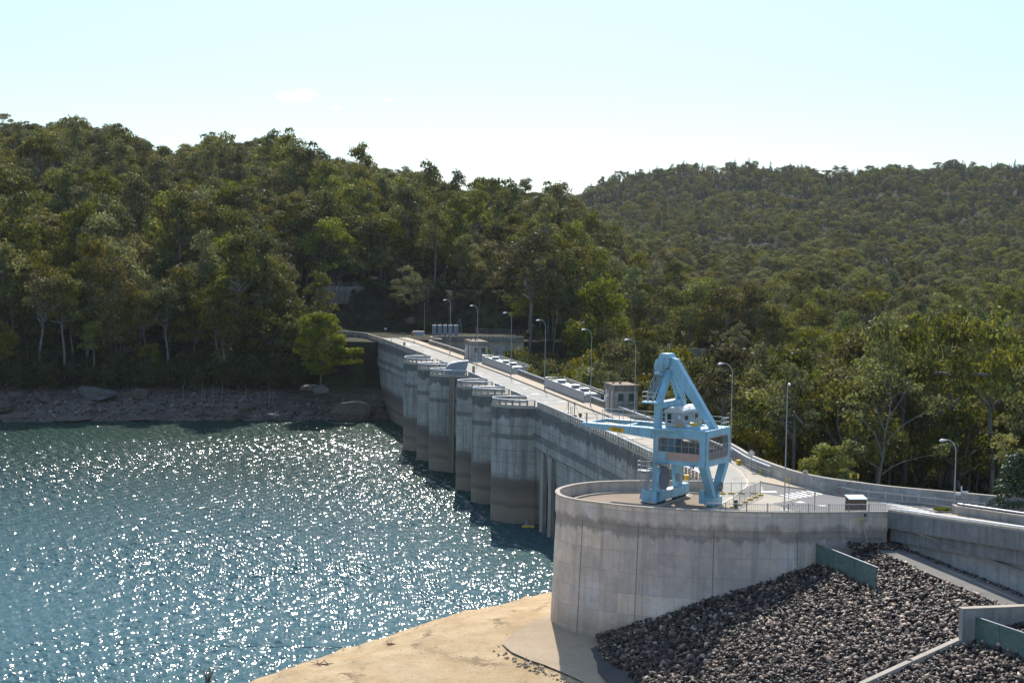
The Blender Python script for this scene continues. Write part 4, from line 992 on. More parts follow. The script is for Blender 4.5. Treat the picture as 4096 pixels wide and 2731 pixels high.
# green baffle walls standing on the slope
def baffle(bl, br, hl, hr, label, npan):
    a = on_slope(*bl); b = on_slope(*br); a.z = slz(a.x, a.y); b.z = slz(b.x, b.y)
    t = thing('baffle_wall', label, 'wall', a, 0, 'green panel walls on the rock slope'); d = (b-a); n2 = Vector((-d.y, d.x, 0)).normalized()*.09
    for k in range(npan):
        p = a+d*(k/npan); q = a+d*((k+1)/npan-.012); hh = hl+(hr-hl)*(k/npan); h2 = hl+(hr-hl)*((k+1)/npan)
        m = MB(); m.extr([p+Vector((0, 0, -.5)), q+Vector((0, 0, -.5)), q+Vector((0, 0, h2)), p+Vector((0, 0, hh))], n2); m.build('panel', M_('green_boards'), t)
    m = MB(); m.span(a+Vector((0, 0, hl+.02))+n2*.5, b+Vector((0, 0, hr+.02))+n2*.5, .12, .05); m.build('top_rail', M_('galvanised'), t)
tt = NT('green_boards'); p = tt.pos(); nz = tt.noise(tt.scaled(p, (.6, .6, 9)), 1, 4, .6); nb = tt.noise(p, 1.4, 4, .6); tt.col(tt.mix(tt.rng(nz, .35, .65), tt.mix(tt.rng(nb, .4, .6), (.10, .165, .15), (.15, .20, .175)), (.075, .125, .11))); tt.rough(.75, .3); tt.bump(nz, .02, .6)
baffle((3255, 2246), (3506, 2352), 1.75, 1.75, 'weathered green panel wall jutting from the big abutment', 3)
# L-shaped wall, sloping beam and second baffle in the corner
P0 = on_slope(3846, 2556); P0.z = slz(P0.x, P0.y); zt = P0.z+2.45
A = at(3852, 2438, zt); B = at(4100, 2428, zt); d = (B-A).normalized()
t = thing('corner_wall', 'square-ended concrete wall at the lower right corner holding the gravel', 'wall', (A.x, A.y, P0.z), 0)
m = MB(); m.wall([(A.x, A.y), (A.x+d.x*30, A.y+d.y*30)], P0.z-3, zt, .55, side=1); m.build('wall', M_('grey_concrete'), t)
m = MB(); m.wall([(A.x-d.x*.05, A.y-.04), (A.x+d.x*30, A.y+d.y*30-.04)], zt, zt+.1, .66, side=1); m.build('coping', M_('coping'), t)
t = thing('slope_beam', 'concrete edge beam running down the rock slope at lower right', 'beam', on_slope(3700, 2620))
a = on_slope(3850, 2560, .1); b = on_slope(3640, 2655, .1); c = on_slope(3450, 2742, .1)
m = MB(); m.span(a+Vector((0, 0, -.25)), b+Vector((0, 0, -.25)), .6, 1.0); m.span(b+Vector((0, 0, -.25)), c+Vector((0, 0, -.25)), .6, 1.0); m.build('beam', M_('coping'), t)
baffle((3898, 2560), (4100, 2642), 1.75, 1.9, 'weathered green panel wall in the lower right corner', 2)
# ---------------------------------------------------------------- apron
def on_beach(px, py):
    z = -12.0
    for _ in range(12): p = at(px, py, z); z = beach_z(p.x, p.y)
    return at(px, py, z)
AP = [(2006, 2578), (2060, 2535), (2130, 2492), (2214, 2456)]
app = [on_beach(*p) for p in AP]+[Vector((7, 158, 0)), Vector((16, 150, 0)), Vector((16, 140, 0)), Vector((17, 128, 0)), Vector((10, 124, 0))]+[on_beach(*p) for p in [(2330, 2731), (2240, 2690), (2180, 2665), (2110, 2642), (2045, 2612)]]
import mathutils
def inpoly(x, y, P):
    c = False; n = len(P); j = n-1
    for i in range(n):
        if (P[i].y > y) != (P[j].y > y) and x < (P[j].x-P[i].x)*(y-P[i].y)/(P[j].y-P[i].y)+P[i].x: c = not c
        j = i
    return c
bm = bmesh.new(); vs_ = [bm.verts.new((p.x, p.y, 0)) for p in app]; bm.faces.new(vs_); bmesh.ops.triangulate(bm, faces=bm.faces[:])
bmesh.ops.subdivide_edges(bm, edges=bm.edges[:], cuts=5, use_grid_fill=True)
for v in bm.verts:
    d_ = 0
    v.co.z = beach_z(v.co.x, v.co.y)+.17
me = bpy.data.meshes.new('concrete_apron'); bm.to_mesh(me); bm.free(); me.materials.append(M_('apron')) if 'apron' in MATS else None
mat_plain('apron', (0.38, 0.28, 0.175), (0.47, 0.355, 0.235), 1.2, .9, .004, (.54, .42, .29)); me.materials.append(M_('apron'))
o = bpy.data.objects.new('concrete_apron', me); COL.objects.link(o); tag(o, kind='structure')
# ledge stones round the apron and on the sand, driftwood
pts = []
for i in range(90):
    k = rr.random(); a, b = (app[0], app[-1]) if k < .1 else (on_beach(2045, 2612), on_beach(2330, 2731)); f = rr.random(); p = a.lerp(b, f); x, y = p.x-rr.uniform(-.2, 1.3), p.y-rr.uniform(.0, 1.5); pts.append((x, y, beach_z(x, y)+.02, rr.uniform(.12, .45)))
for i in range(1500):
    x = rr.uniform(-28, 5); y = rr.uniform(135, 194); z = beach_z(x, y)
    if z > -17.9: pts.append((x, y, z-.02, rr.uniform(.025, .10)))
for i in range(420):
    f = rr.random(); x = -26+31*f; y = 158+36*f+rr.uniform(-2, 1)
    z = beach_z(x, y)
    if z > -18.3: pts.append((x, y, z, rr.uniform(.08, .3)))
mat_rocky('sand_stone', (0.40, 0.29, 0.18), (0.52, 0.42, 0.29), (.6, .52, .4), 2.0, .2)
o = rock_mesh('beach_stones', pts, M_('sand_stone'), 5); tag(o, 'loose sandstone flakes and pebbles strewn over the sand', 'stones', kind='stuff')
for (p, l, lab) in (((1569, 2577), 1.3, 'small dark clump of driftwood at the edge of the water'), ((1290, 2655), 3.0, 'long low driftwood branch at the water line, nearer the viewer')):
    q = on_beach(*p); t = thing('driftwood', lab, 'driftwood', q, 0, 'dead branches at the water line'); m = LMB()
    for k in range(9): a_ = rr.uniform(0, 6.28); m.tube([(rr.uniform(-.6, .6), 0, 0), (math.cos(a_)*l*.3, math.sin(a_)*l*.2, rr.uniform(.05, .2)), (math.cos(a_)*l*.5, math.sin(a_)*l*.3, rr.uniform(0, .3))], [.05, .03, .012], 5)
    m.build('branches', M_('rust'), t)
q = at(832, 2722, -18); t = thing('dead_bush', 'bare twiggy bush sticking out of the water at the bottom edge', 'bush', q, 0); m = LMB()
for k in range(26): a_ = rr.uniform(0, 6.28); r_ = rr.uniform(.2, 1.0); m.tube([(math.cos(a_)*.1, math.sin(a_)*.1, -.4), (math.cos(a_)*r_*.5, math.sin(a_)*r_*.5, rr.uniform(.5, .9)), (math.cos(a_)*r_, math.sin(a_)*r_, rr.uniform(1.0, 1.7))], [.03, .018, .008], 4)
m.build('twigs', M_('rust'), t)

# ---------------------------------------------------------------- fences
def bar_fence(name, label, cat, P, h, pitch, z0, pano, group=None, feet=None, mat='grey_steel', bar=.022, toprail=True, mids=(.5,)):
    t = thing(name, label, cat, P[0], 0, group); V3 = lambda p, z: Vector((p.x, p.y, p.z+z))
    m = MB()
    for p, d in along(P, pitch): m.box(V3(p, z0+h/2), (bar, bar, h), math.atan2(d.y, d.x))
    o = m.build('infill', M_(mat), t); o['kind'] = 'stuff'
    m = MB()
    for a, b in zip(P[:-1], P[1:]):
        for z in ((z0+.1, z0+h-.08) if toprail else (z0+.1,)): m.span(V3(a, z), V3(b, z), .05, .05)
    m.build('rails', M_('galvanised'), t)
    pieces(t, 'post', M_(mat), (.07, .07, h+.06), [(V3(p, z0+h/2+.03), 0) for p, d in along(P, pano)])
    return t
P = [Vector((p.x, p.y, 1.12)) for p in [q+(cen-q).normalized()*.17 for q in ab_path] if p.x > 17.6 and p.y < 151]
bar_fence('palisade_fence', 'grey palisade fence on top of the near abutment wall', 'fence', P, .74, .17, 0, 1.9)
def temp_fence(pix, h, name, label, grp, drums=()):
    P = [at(*p) for p in pix]; t = bar_fence(name, label, 'fence', P, h, .13, .06, 50, grp, bar=.012)
    pieces(t, 'post', M_('galvanised'), (.05, .05, h+.1), [(p+Vector((0, 0, h/2)), 0) for p in P])
    for p in P:
        m = MB(); m.box(p+Vector((0, 0, .09)), (.62, .24, .17), R_(10)); m.build('foot_block', M_('yellow_plastic'), t)
    return t
F1 = [(180, 812), (310, 860), (445, 908), (578, 966), (722, 1014), (860, 1068), (1005, 1122), (1150, 1180), (1305, 1232), (1450, 1290), (1655, 1348), (1870, 1406), (2120, 1466)]
temp_fence([(2900+x/5.88, 1700+y/5.88+1) for x, y in F1]+[(3310, 1958), (3370, 1966), (3448, 1978)], 1.28, 'mesh_fence', 'long mesh fence on yellow feet along the curved road wall', 'temporary mesh fences on yellow feet')
temp_fence([(3041, 1981), (3021, 1990), (3000, 1999), (2979, 2009), (2958, 2020), (2932, 2031)], 1.4, 'mesh_fence', 'mesh fence on yellow feet slanting down to the near wall right of the crane', 'temporary mesh fences on yellow feet')
temp_fence([(2888, 1976), (2925, 1975), (2965, 1975), (3015, 1974)], 1.15, 'mesh_fence', 'mesh fence crossing the deck just right of the crane wheel', 'temporary mesh fences on yellow feet')
temp_fence([(2752, 1970), (2790, 1971), (2826, 1974)], 1.3, 'mesh_fence', 'mesh fence seen between the legs of the crane', 'temporary mesh fences on yellow feet')
temp_fence([(2470, 1772), (2530, 1800), (2575, 1820), (2618, 1842)], 1.25, 'mesh_fence', 'mesh fence behind the near parapet left of the crane', 'temporary mesh fences on yellow feet')
cb = [(3285, 1965), (3348, 1973), (3412, 1990), (3477, 1998), (3546, 2004), (3612, 2012), (3678, 2019), (3743, 2026), (3812, 2035), (3880, 2040), (3945, 2048)]
BL = ['leftmost', 'second from the left', 'third from the left', 'fourth from the left', 'fifth from the left', 'sixth from the left', 'seventh from the left', 'third from the right', 'second from the right', 'rightmost']
for i in range(10):
    a, b = at(*cb[i], .14), at(*cb[i+1], .14); a = a+Vector((0, .35, 0)); b = b+Vector((0, .35, 0)); b = a.lerp(b, .97)
    bar_fence('crowd_barrier', 'grey crowd barrier on the far kerb, '+BL[i], 'barrier', [a, b], .78, .13, .06, (b-a).length*.995, 'crowd barriers on the far kerb', bar=.014, mat='galvanised')
# yellow drums, bins, bollards
for (p, l) in (((2955, 1858), 'farthest yellow drum by the mesh fence'), ((3048, 1893), 'middle yellow drum by the mesh fence'), ((3156, 1932), 'yellow drum nearest the pedestrian sign'), ((2746, 1919), 'yellow drum seen between the crane legs')):
    q = at(*p); t = thing('drum', l, 'drum', q, 0, 'yellow drums on the deck'); m = LMB(); m.tube([(0, 0, 0), (0, 0, .5)], .28, 12); m.build('body', M_('yellow_plastic'), t); m = LMB(); m.tube([(0, 0, .5), (0, 0, .56)], .3, 12); m.tube([(0, 0, .22), (0, 0, .26)], .295, 12); m.build('rim', M_('yellow_plastic'), t)
for (p, l, s) in (((2939, 1831), 'blue box behind the fence near the crane', 1.0), ((3170, 1926), 'tilted blue box beside the yellow drum', 1.1)):
    q = at(*p); t = thing('bin', l, 'bin', q, R_(20), 'blue boxes by the road wall'); m = LMB(); m.box((0, 0, .45*s), (.9*s, .6*s, .9*s)); m.build('body', M_('blue_plastic'), t); m = LMB(); m.box((0, 0, .93*s), (.95*s, .66*s, .07)); m.build('lid', M_('blue_plastic'), t)
q = at(3368, 1971, .14); t = thing('water_barrier', 'yellow water-filled block beside the orange post', 'barrier', q, R_(-20)); m = LMB(); m.box((0, 0, .2), (.75, .35, .4)); m.box((0, 0, .44), (.6, .2, .08)); m.build('body', M_('yellow_plastic'), t)
q = at(3355, 1972, .14); t = thing('bollard', 'orange plastic bollard with a pale band by the kerb', 'bollard', q); m = LMB(); m.tube([(0, 0, 0), (0, 0, .9)], .085, 10); m.box((0, 0, .03), (.4, .4, .06)); m.build('post', M_('orange_plastic'), t); m = LMB(); m.tube([(0, 0, .6), (0, 0, .75)], .09, 10, False); m.build('band', M_('white_plastic'), t)
q = at(2943, 2031); t = thing('litter_bin', 'dark green round litter bin behind the near fence', 'bin', q); m = LMB(); m.tube([(0, 0, 0), (0, 0, .7)], .2, 12); m.build('body', M_('dark_green'), t) if 'dark_green' in MATS else None
paint('dark_green', (.03, .07, .055), .5); 
if not t.children: m.build('body', M_('dark_green'), t)
m = LMB(); m.tube([(0, 0, .7), (0, 0, .78)], .23, 12); m.build('lid', M_('dark_green'), t)
# signs
def sign(p, base, hpole, shape, label, w=.7, facemat='sign_tan', inner=None, ang=0.0, name='road_sign'):
    q = at(*base, .1); t = thing(name, label, 'sign', q, ang, 'road signs by the crossing'); m = LMB(); m.tube([(0, 0, 0), (0, 0, hpole)], .035, 6); m.build('pole', M_('grey_steel'), t)
    m = LMB(); z = hpole-w*.1; 
    if shape == 'disc': m.extr([(math.cos(a)*w/2, -.05, z+math.sin(a)*w/2) for a in np.linspace(0, 6.283, 21)[:-1]], (0, .03, 0))
    elif shape == 'diamond': m.extr([(0, -.05, z-w*.62), (w*.62, -.05, z), (0, -.05, z+w*.62), (-w*.62, -.05, z)], (0, .03, 0))
    else: m.extr([(-w/2, -.05, z-w*.3), (w/2, -.05, z-w*.3), (w/2, -.05, z+w*.3), (-w/2, -.05, z+w*.3)], (0, .03, 0))
    m.build('plate', M_(facemat), t); return t, z
mat_plain('sign_tan', (.52, .42, .30), (.58, .47, .33), 5, .6, .001); 
t, z = sign(None, (3219, 1958), 1.85, 'disc', 'round tan sign showing black walking legs at the crossing', .62)
m = LMB()
for s_ in (-1, 1): m.span((0, -.07, z+.12), (s_*.13, -.07, z-.2), .02, .07, (0, 1, 0))
m.build('legs_symbol', M_('dark_steel'), t)
t, z = sign(None, (3004, 1880), 2.0, 'diamond', 'diamond-shaped warning sign above the mesh fence', .72)
m = LMB(); m.box((0, -.065, z-.02), (.34, .02, .36)); m.build('panel', M_('white_plastic'), t); m = LMB(); m.span((-.12, -.08, z-.08), (.12, -.08, z+.04), .02, .06, (0, 1, 0)); m.build('symbol', M_('dark_steel'), t)
t, z = sign(None, (3155, 1996), 1.9, 'disc', 'narrow sign on a thin pole seen nearly edge-on by the crossing', .5, ang=R_(70))
t = thing('marker_post', 'thin dark post with a black top on the asphalt', 'post', at(3258, 2040)); m = LMB(); m.tube([(0, 0, 0), (0, 0, 1.5)], .035, 6); m.build('pole', M_('dark_steel'), t); m = LMB(); m.box((0, 0, 1.6), (.12, .1, .3)); m.build('top', M_('dark_steel'), t)
t = thing('direction_sign', 'white finger boards on a post behind the road wall', 'sign', at(3843, 2037)); m = LMB(); m.tube([(0, 0, 0), (0, 0, 2.3)], .04, 6); m.build('pole', M_('grey_steel'), t)
for (x, zc, w) in ((.34, 1.72, .62), (-.32, 1.52, .5), (0.0, 2.05, .12)):
    m = LMB(); m.box((x, -.04, zc), (w, .04, .2 if w > .2 else .45)); m.build('board', M_('white_plastic'), t)
for (x, l) in ((3400, 'small yellow notice board above the wall by the round tree'), (3436, 'brown and yellow marker board above the wall')):
    q = Vector((0, 0, 0)); f = [p for p in fw]; i = min(range(len(f)), key=lambda k: abs(proj(f[k])[0]-x)); q = f[i]+Vector((.2, .15, 1.5)); t = thing('notice_board', l, 'sign', q, 0, 'little boards above the road wall'); m = LMB(); m.tube([(0, 0, 0), (0, 0, .5)], .025, 5); m.build('pole', M_('grey_steel'), t); m = LMB(); m.box((0, -.04, .6), (.2, .03, .42)); m.build('plate', M_('yellow_plastic'), t)
# hut, wall cabinet and leaning ladder rail
q = at(3424, 2052); q = Vector((q.x, 153.6, 0)); t = thing('hut', 'small dark brown hut with a sloping pale blue roof behind the near fence', 'hut', q, R_(6))
m = LMB(); m.box((0, 0, .72), (1.66, 1.3, 1.44)); m.build('wall', M_('brown_boards'), t) if 'brown_boards' in MATS else None
mat_rocky('brown_boards', (.09, .07, .055), (.16, .11, .08), (.2, .16, .12), 3, .3)
if not t.children: m.build('wall', M_('brown_boards'), t)
m = LMB(); m.box((0, 0, 1.52), (1.8, 1.5, .06), 0, Matrix.Rotation(R_(7), 3, 'X')); m.build('roof', M_('pale_blue'), t) if 'pale_blue' in MATS else None
paint('pale_blue', (.55, .68, .82), .4)
if len(t.children) < 2: m.build('roof', M_('pale_blue'), t)
fy = 147.55
t = thing('wall_cabinet', 'cream cabinet with a dark square hatch set in the top of the abutment wall', 'cabinet', Vector((32.55, fy, .3))); m = MB(); m.box((32.55, fy, .72), (.58, .34, .9)); m.build('body', M_('coping'), t); m = MB(); m.box((32.55, fy-.18, .85), (.28, .04, .28)); m.build('hatch', M_('dark_steel'), t)
t = thing('drain_pipe', 'slanting pale pipe leaning down the abutment wall to the rocks', 'pipe', Vector((32.3, fy-.2, .5))); m = MB(); m.tube([(32.25, fy-.3, .35), (32.85, fy-.45, -1.9)], .09, 8); m.build('pipe', M_('coping'), t); m = MB(); m.box((32.2, fy-.28, .45), (.3, .2, .12)); m.build('bracket', M_('yellow_plastic'), t)
# ---------------------------------------------------------------- the blue crane
paint('crane_blue', (0.27, 0.51, 0.63), .45, 0.0, .6, .9, .5, .75)
paint('crane_deck', (0.30, 0.56, 0.66), .5, 0.0, .3, 1.0)
paint('cabin_silver', (0.40, 0.385, 0.38), .45, .1, .25)
paint('window_tan', (0.50, 0.36, 0.30), .5, 0, .2); paint('pink_panel', (0.50, .32, .26), .45, 0, .25)
paint('reel_blue', (.11, .13, .20), .5, 0, .2); paint('sign_yellow', (.70, .40, .02), .5, 0, .05); paint('sign_ink', (.10, .06, .01), .6, 0, 0)
t_ = NT('crane_glass'); t_.col((0.05, .055, .05)); t_.rough(.05, .8); t_.b.inputs['Alpha'].default_value = .28
CO = Vector((14.7, 156.7, 0)); CA = R_(-31.8)
crane = thing('gantry_crane', 'light blue gantry crane with a long jib, glazed cab and A-frame mast', 'crane', CO, CA)
B = M_('crane_blue')
def cp(name, m, mat=B, par=None, smooth=False):
    o = m.build(name, mat if not isinstance(mat, str) else M_(mat), crane, smooth=smooth)
    if par is not None: o.parent = par
    return o
U0, U1, V1, Z0, Z1 = -.95, 4.7, 5.5, 4.0, 7.42
# machine house as a hollow box with window openings on the front and right
m = LMB(); th = .12
def cut(cs, c): return cs
def plate(m, outer, hole, nrm, thick):
    "wall plate with one many-sided opening: ring of quads between outline and hole (same count)"
    n = len(outer)
    D = Vector(nrm)*thick
    for i in range(n):
        j = (i+1) % n; a, b, c, d = [Vector(x) for x in (outer[i], outer[j], hole[j], hole[i])]
        m.face([a, b, c, d]); m.face([a+D, d+D, c+D, b+D]); m.face([d, c, c+D, d+D]); m.face([a, a+D, b+D, b])
f3 = lambda u, z: (u, 0, z)
HF = [(-.38, 5.2), (-.38, 6.4), (-.15, 6.6), (1.9, 6.6), (3.8, 6.6), (4.02, 6.35), (4.02, 4.75), (3.8, 4.5), (2.2, 4.47), (.78, 4.47), (.62, 4.6), (.62, 5.2)]
OF = [(U0, 5.2), (U0, Z1), (-.15, Z1), (1.9, Z1), (U1, Z1), (U1, 6.35), (U1, 4.75), (U1, Z0), (2.2, Z0), (.6, Z0), (U0, Z0), (U0, 4.6)]
plate(m, [f3(*p) for p in OF], [f3(*p) for p in HF], (0, 1, 0), th)
HR = [(.6, 4.85), (.6, 6.55), (.85, 6.8), (4.75, 6.8), (5.0, 6.55), (5.0, 4.85), (4.75, 4.6), (.85, 4.6)]
OR = [(0, 4.85), (0, 6.55), (0, Z1), (V1, Z1), (V1, 6.55), (V1, 4.85), (V1, Z0), (0, Z0)]
plate(m, [(U1, v, z) for v, z in OR][::-1], [(U1, v, z) for v, z in HR][::-1], (-1, 0, 0), th)
m.face([(U0, 0, Z0), (U0, 0, Z1), (U0, V1, Z1), (U0, V1, Z0)]); plate(m, [(u, V1, z) for u, z in OF][::-1], [(u, V1, z) for u, z in HF][::-1], (0, -1, 0), th); m.face([(U0, 0, Z0), (U0, V1, Z0), (U1, V1, Z0), (U1, 0, Z0)])
cp('machine_house', m)
m = LMB(); m.box(((U0+U1)/2, V1/2, Z1+.03), (U1-U0+.04, V1+.04, .08)); m.box((.3, -.35, Z1-.02), (2.9, .75, .1)); cp('deck_plate', m, 'crane_deck')
m = LMB(); m.box((1.9, 2.7, 5.25), (2.6, 1.4, 1.4)); m.box((3.3, 3.6, 4.9), (1.2, 1.2, 1.0)); cp('winch_machinery', m, 'cabin_silver')
def window(pts3, name, axis, mull, trans, low, par=None):
    fr = LMB()
    n = len(pts3)
    for i in range(n): fr.span(pts3[i], pts3[(i+1) % n], .07, .09, (0, -1, 0) if axis == 'v' else (1, 0, 0))
    w = cp('window', fr, 'window_tan')
    b_ = LMB()
    for (a, b) in mull: b_.span(a, b, .035, .045, (0, -1, 0) if axis == 'v' else (1, 0, 0))
    cp('glazing_bars', b_, 'window_tan', w)
    g = LMB(); g.face(pts3); cp('pane', g, 'crane_glass', w)
    if low:
        g = LMB(); D = Vector((0, -.02, 0)) if axis == 'v' else Vector((.02, 0, 0)); g.face([Vector(p)+D for p in low]); cp('lower_panel', g, 'pink_panel' if axis == 'v' else 'reel_pane', w)
    return w
paint('reel_pane', (.16, .16, .17), .3)
mu = [((x, 0, 4.5), (x, 0, 6.6)) for x in (-.1, .65, 1.38, 2.12, 2.86, 3.6)]+[((-.38, 0, 5.85), (4.02, 0, 5.85)), ((-.38, 0, 5.2), (4.02, 0, 5.2))]
mu[0] = ((-.1, 0, 5.2), (-.1, 0, 6.6))
window([f3(*p) for p in HF], 'front', 'v', mu, None, [(.66, 0, 4.5), (3.85, 0, 4.5), (3.98, 0, 4.7), (3.98, 0, 5.18), (.66, 0, 5.18)])
mu = [((U1, v, 4.62), (U1, v, 6.8)) for v in (1.0, 1.7, 2.4, 3.1, 3.8, 4.5)]+[((U1, .6, 5.95), (U1, 5.0, 5.95)), ((U1, .6, 5.3), (U1, 5.0, 5.3))]
window([(U1, v, z) for v, z in HR], 'side', 'u', mu, None, [(U1, .65, 4.75), (U1, .9, 4.62), (U1, 4.7, 4.62), (U1, 4.95, 4.8), (U1, 4.95, 5.28), (U1, .65, 5.28)])
# columns and bottom beam, rail side left
m = LMB(); m.extr([(-.97, 0, Z0), (-.22, 0, Z0), (-.1, 0, .9), (-.1, 0, .25), (-1.0, 0, .25), (-1.0, 0, 1.6)], (0, .7, 0)); cp('leg', m)
m = LMB(); m.extr([(-.9, 4.3, Z0), (-.22, 4.3, Z0), (-.1, 4.3, .3), (-.85, 4.3, .3)], (0, .75, 0)); m.extr([(-.5, 3.2, Z0), (-.5, 4.1, Z0), (-.5, 4.1, 1.0), (-.5, 3.7, 1.3), (-.5, 3.3, 2.4)], (.4, 0, 0)); cp('leg', m)
m = LMB(); m.box((-.45, 2.75, .78), (.9, 5.5, .85)); m.box((-.45, 5.75, .9), (.95, 1.1, 1.0)); m.box((-1.15, .1, .75), (1.6, .8, 1.2)); cp('sill_beam', m)
m = LMB(); m.box((-.3, 2.3, 1.24), (.9, 1.6, .07)); cp('cover_plate', m, 'roof_white')
for v in (.3, 1.2, 3.9, 4.8, 5.8):
    m = LMB(); m.tube([(-.65, v, .22), (-.15, v, .22)], .24, 12); m.box((-.4, v, .38), (.62, .3, .25)); cp('bogie_wheel', m, 'dark_steel')
m = LMB(); m.tube([(-.28, .9, 2.45), (-.12, .9, 2.45)], 1.18, 28); o = cp('cable_reel', m, 'reel_blue'); m = LMB()
m.tube([(-.34, .9, 2.45), (-.1, .9, 2.45)], 1.24, 28, False); cp('rim', m, B, o)
m = LMB(); m.box((.02, 3.75, 2.2), (.04, .85, .7)); cp('notice_plate', m, 'grey_steel')
# V legs on the right down to one foot
for (v0a, v0b, v1a, v1b) in ((0.0, .55, 1.9, 2.6), (5.5, 4.95, 3.35, 2.7)):
    m = LMB(); m.extr([(U1, v0a, Z0), (U1, v0b+(.3 if v0a < 1 else -.3), Z0), (U1, v1b, .9), (U1, v1b, .3), (U1, v1a, .3), (U1, v1a, 1.0)], (-.75, 0, 0)); cp('leg', m)
m = LMB(); m.extr([(3.9, -.002, Z0+.05), (4.7, -.002, Z0+.05), (4.75, 1.9, .9), (4.1, 1.9, .9)], (0, .08, 0)); cp('leg_plate', m)
m = LMB(); m.box((4.35, 2.65, .5), (1.0, 2.0, .75)); m.box((4.35, 2.65, .2), (.6, 1.4, .3)); m.box((3.6, 1.8, .9), (.55, .5, 1.3)); cp('foot_bogie', m)
for v in (1.9, 3.4):
    m = LMB(); m.tube([(4.1, v, .24), (4.6, v, .24)], .24, 12); cp('bogie_wheel', m, 'dark_steel')
m = LMB(); m.tube([(4.86, 3.0, 1.85), (4.92, 3.0, 1.85)], [.5, .5], 20); o = cp('cable_reel', m, 'dark_steel'); m = LMB()
for k in range(8): a = k*math.pi/4; m.span((4.95, 3.0, 1.85), (4.95, 3.0+math.cos(a)*.5, 1.85+math.sin(a)*.5), .03, .04, (1, 0, 0))
m.tube([(4.95, 3.0+math.cos(a)*.52, 1.85+math.sin(a)*.52) for a in np.linspace(0, 6.283, 21)], .03, 5, False); cp('spokes', m, 'galvanised', o)
# jib: two tapering beams, end beam, walkway and rail
for v in (0.0, 5.1):
    m = LMB(); m.extr([(-8.95, v, 7.02), (U0, v, 6.35), (U0, v, 7.36), (-8.95, v, 7.36)], (0, .38, 0)); cp('jib_beam', m)
m = LMB(); m.box((-8.85, 2.75, 7.2), (.22, 5.5, .34)); cp('jib_end_beam', m)
m = LMB(); m.extr([(-8.7, .8, 7.25), (U0, 3.2, 7.25), (U0, 3.2, 7.38), (-8.7, .8, 7.38)], (0, .3, 0)) if False else m.box((-4.9, .55, 7.37), (7.8, .75, .04)); m.box((-4.9, 4.9, 7.37), (7.8, .6, .04)); cp('walkway', m, 'crane_deck')
m = LMB(); m.box((-5.0, 2.7, 7.05), (.3, 4.8, .35)); cp('hoist_beam', m)
def rail(name, P, h=.95, mids=(.5,), step=1.25, par=None):
    m = LMB(); P = [Vector(p) for p in P]
    for z in (h,)+tuple(mids):
        for a, b in zip(P[:-1], P[1:]): m.span(a+Vector((0, 0, z)), b+Vector((0, 0, z)), .045, .045)
    for p, d in along(P, step): m.box(p+Vector((0, 0, h/2)), (.045, .045, h))
    m.box(P[-1]+Vector((0, 0, h/2)), (.045, .045, h)); return cp(name, m, 'galvanised')
rail('handrail', [(-1.0, .05, Z1), (-8.9, .05, 7.36), (-8.9, 1.0, 7.36)]); rail('handrail', [(-.9, 5.4, Z1), (-9.0, 5.4, 7.36), (-9.0, 4.4, 7.36)])
rail('handrail', [(-1.1, -.68, Z1), (1.75, -.68, Z1), (1.75, 0, Z1), (4.0, 0, Z1), (4.6, 1.0, Z1)]); rail('handrail', [(U0, 5.4, Z1), (4.6, 5.4, Z1), (4.6, 3.6, Z1)])
# yellow notice with its writing
m = LMB(); m.extr([(-5.76, -.03, 6.78), (-4.2, -.03, 6.72), (-4.2, -.03, 7.14), (-5.76, -.03, 7.2)], (0, .025, 0)); sg = cp('jib_sign', m, 'sign_yellow')
def text(body, size, loc, par, mat='sign_ink', rx=90, rz=0, name='lettering', spacing=1.0):
    c = bpy.data.curves.new(name, 'FONT'); c.body = body; c.size = size; c.align_x = 'CENTER'; c.align_y = 'CENTER'; c.extrude = .004; c.space_character = spacing
    o = bpy.data.objects.new(name, c); COL.objects.link(o)
    dg = bpy.context.evaluated_depsgraph_get(); me = bpy.data.meshes.new_from_object(o.evaluated_get(dg)); me.name = name
    bpy.data.objects.remove(o); me.materials.clear(); me.materials.append(M_(mat)); q = bpy.data.objects.new(name, me); COL.objects.link(q)
    q.parent = par; q.location = loc; q.rotation_euler = (R_(rx), R_(2.2) if rz == 0 else 0, R_(rz)); return q
text('AUXILIARY HOIST', .115, (-4.98, -.045, 7.08), sg); text('2.5 TONNE AT 8M RADIUS', .09, (-4.98, -.045, 6.96), sg); text('2 TONNE AT 9M RADIUS', .09, (-4.98, -.045, 6.84), sg)
# front column of the A-frame, cross beam, legs, long back arm
m = LMB(); m.box((-.62, .32, 8.63), (.6, .6, 2.4)); cp('mast_column', m)
m = LMB(); m.box((-.58, 5.15, 8.63), (.7, .7, 2.4)); cp('mast_column', m)
m = LMB(); m.box((-.55, 2.75, 9.65), (.8, 5.5, .62)); cp('cross_beam', m)
m = LMB(); m.extr([(-.85, .0, 9.9), (-.85, .75, 9.9), (-.85, 2.85, 13.0), (-.85, 2.2, 13.0)], (.55, 0, 0)); cp('mast_leg', m)
m = LMB(); m.extr([(-.85, 4.6, 9.9), (-.85, 5.5, 9.9), (-.85, 5.5, 10.2), (-.85, 3.1, 13.3), (-.85, 2.5, 12.9)], (.6, 0, 0)); cp('mast_leg', m)
hd = [(-1.95, 12.9), (-2.05, 13.45), (-1.8, 13.95), (-1.35, 14.2), (-.2, 14.22), (.25, 14.0), (.55, 13.6), (4.75, 7.45), (3.25, 7.45), (-.75, 12.4), (-1.0, 13.0), (-1.35, 13.2), (-1.6, 13.0)]
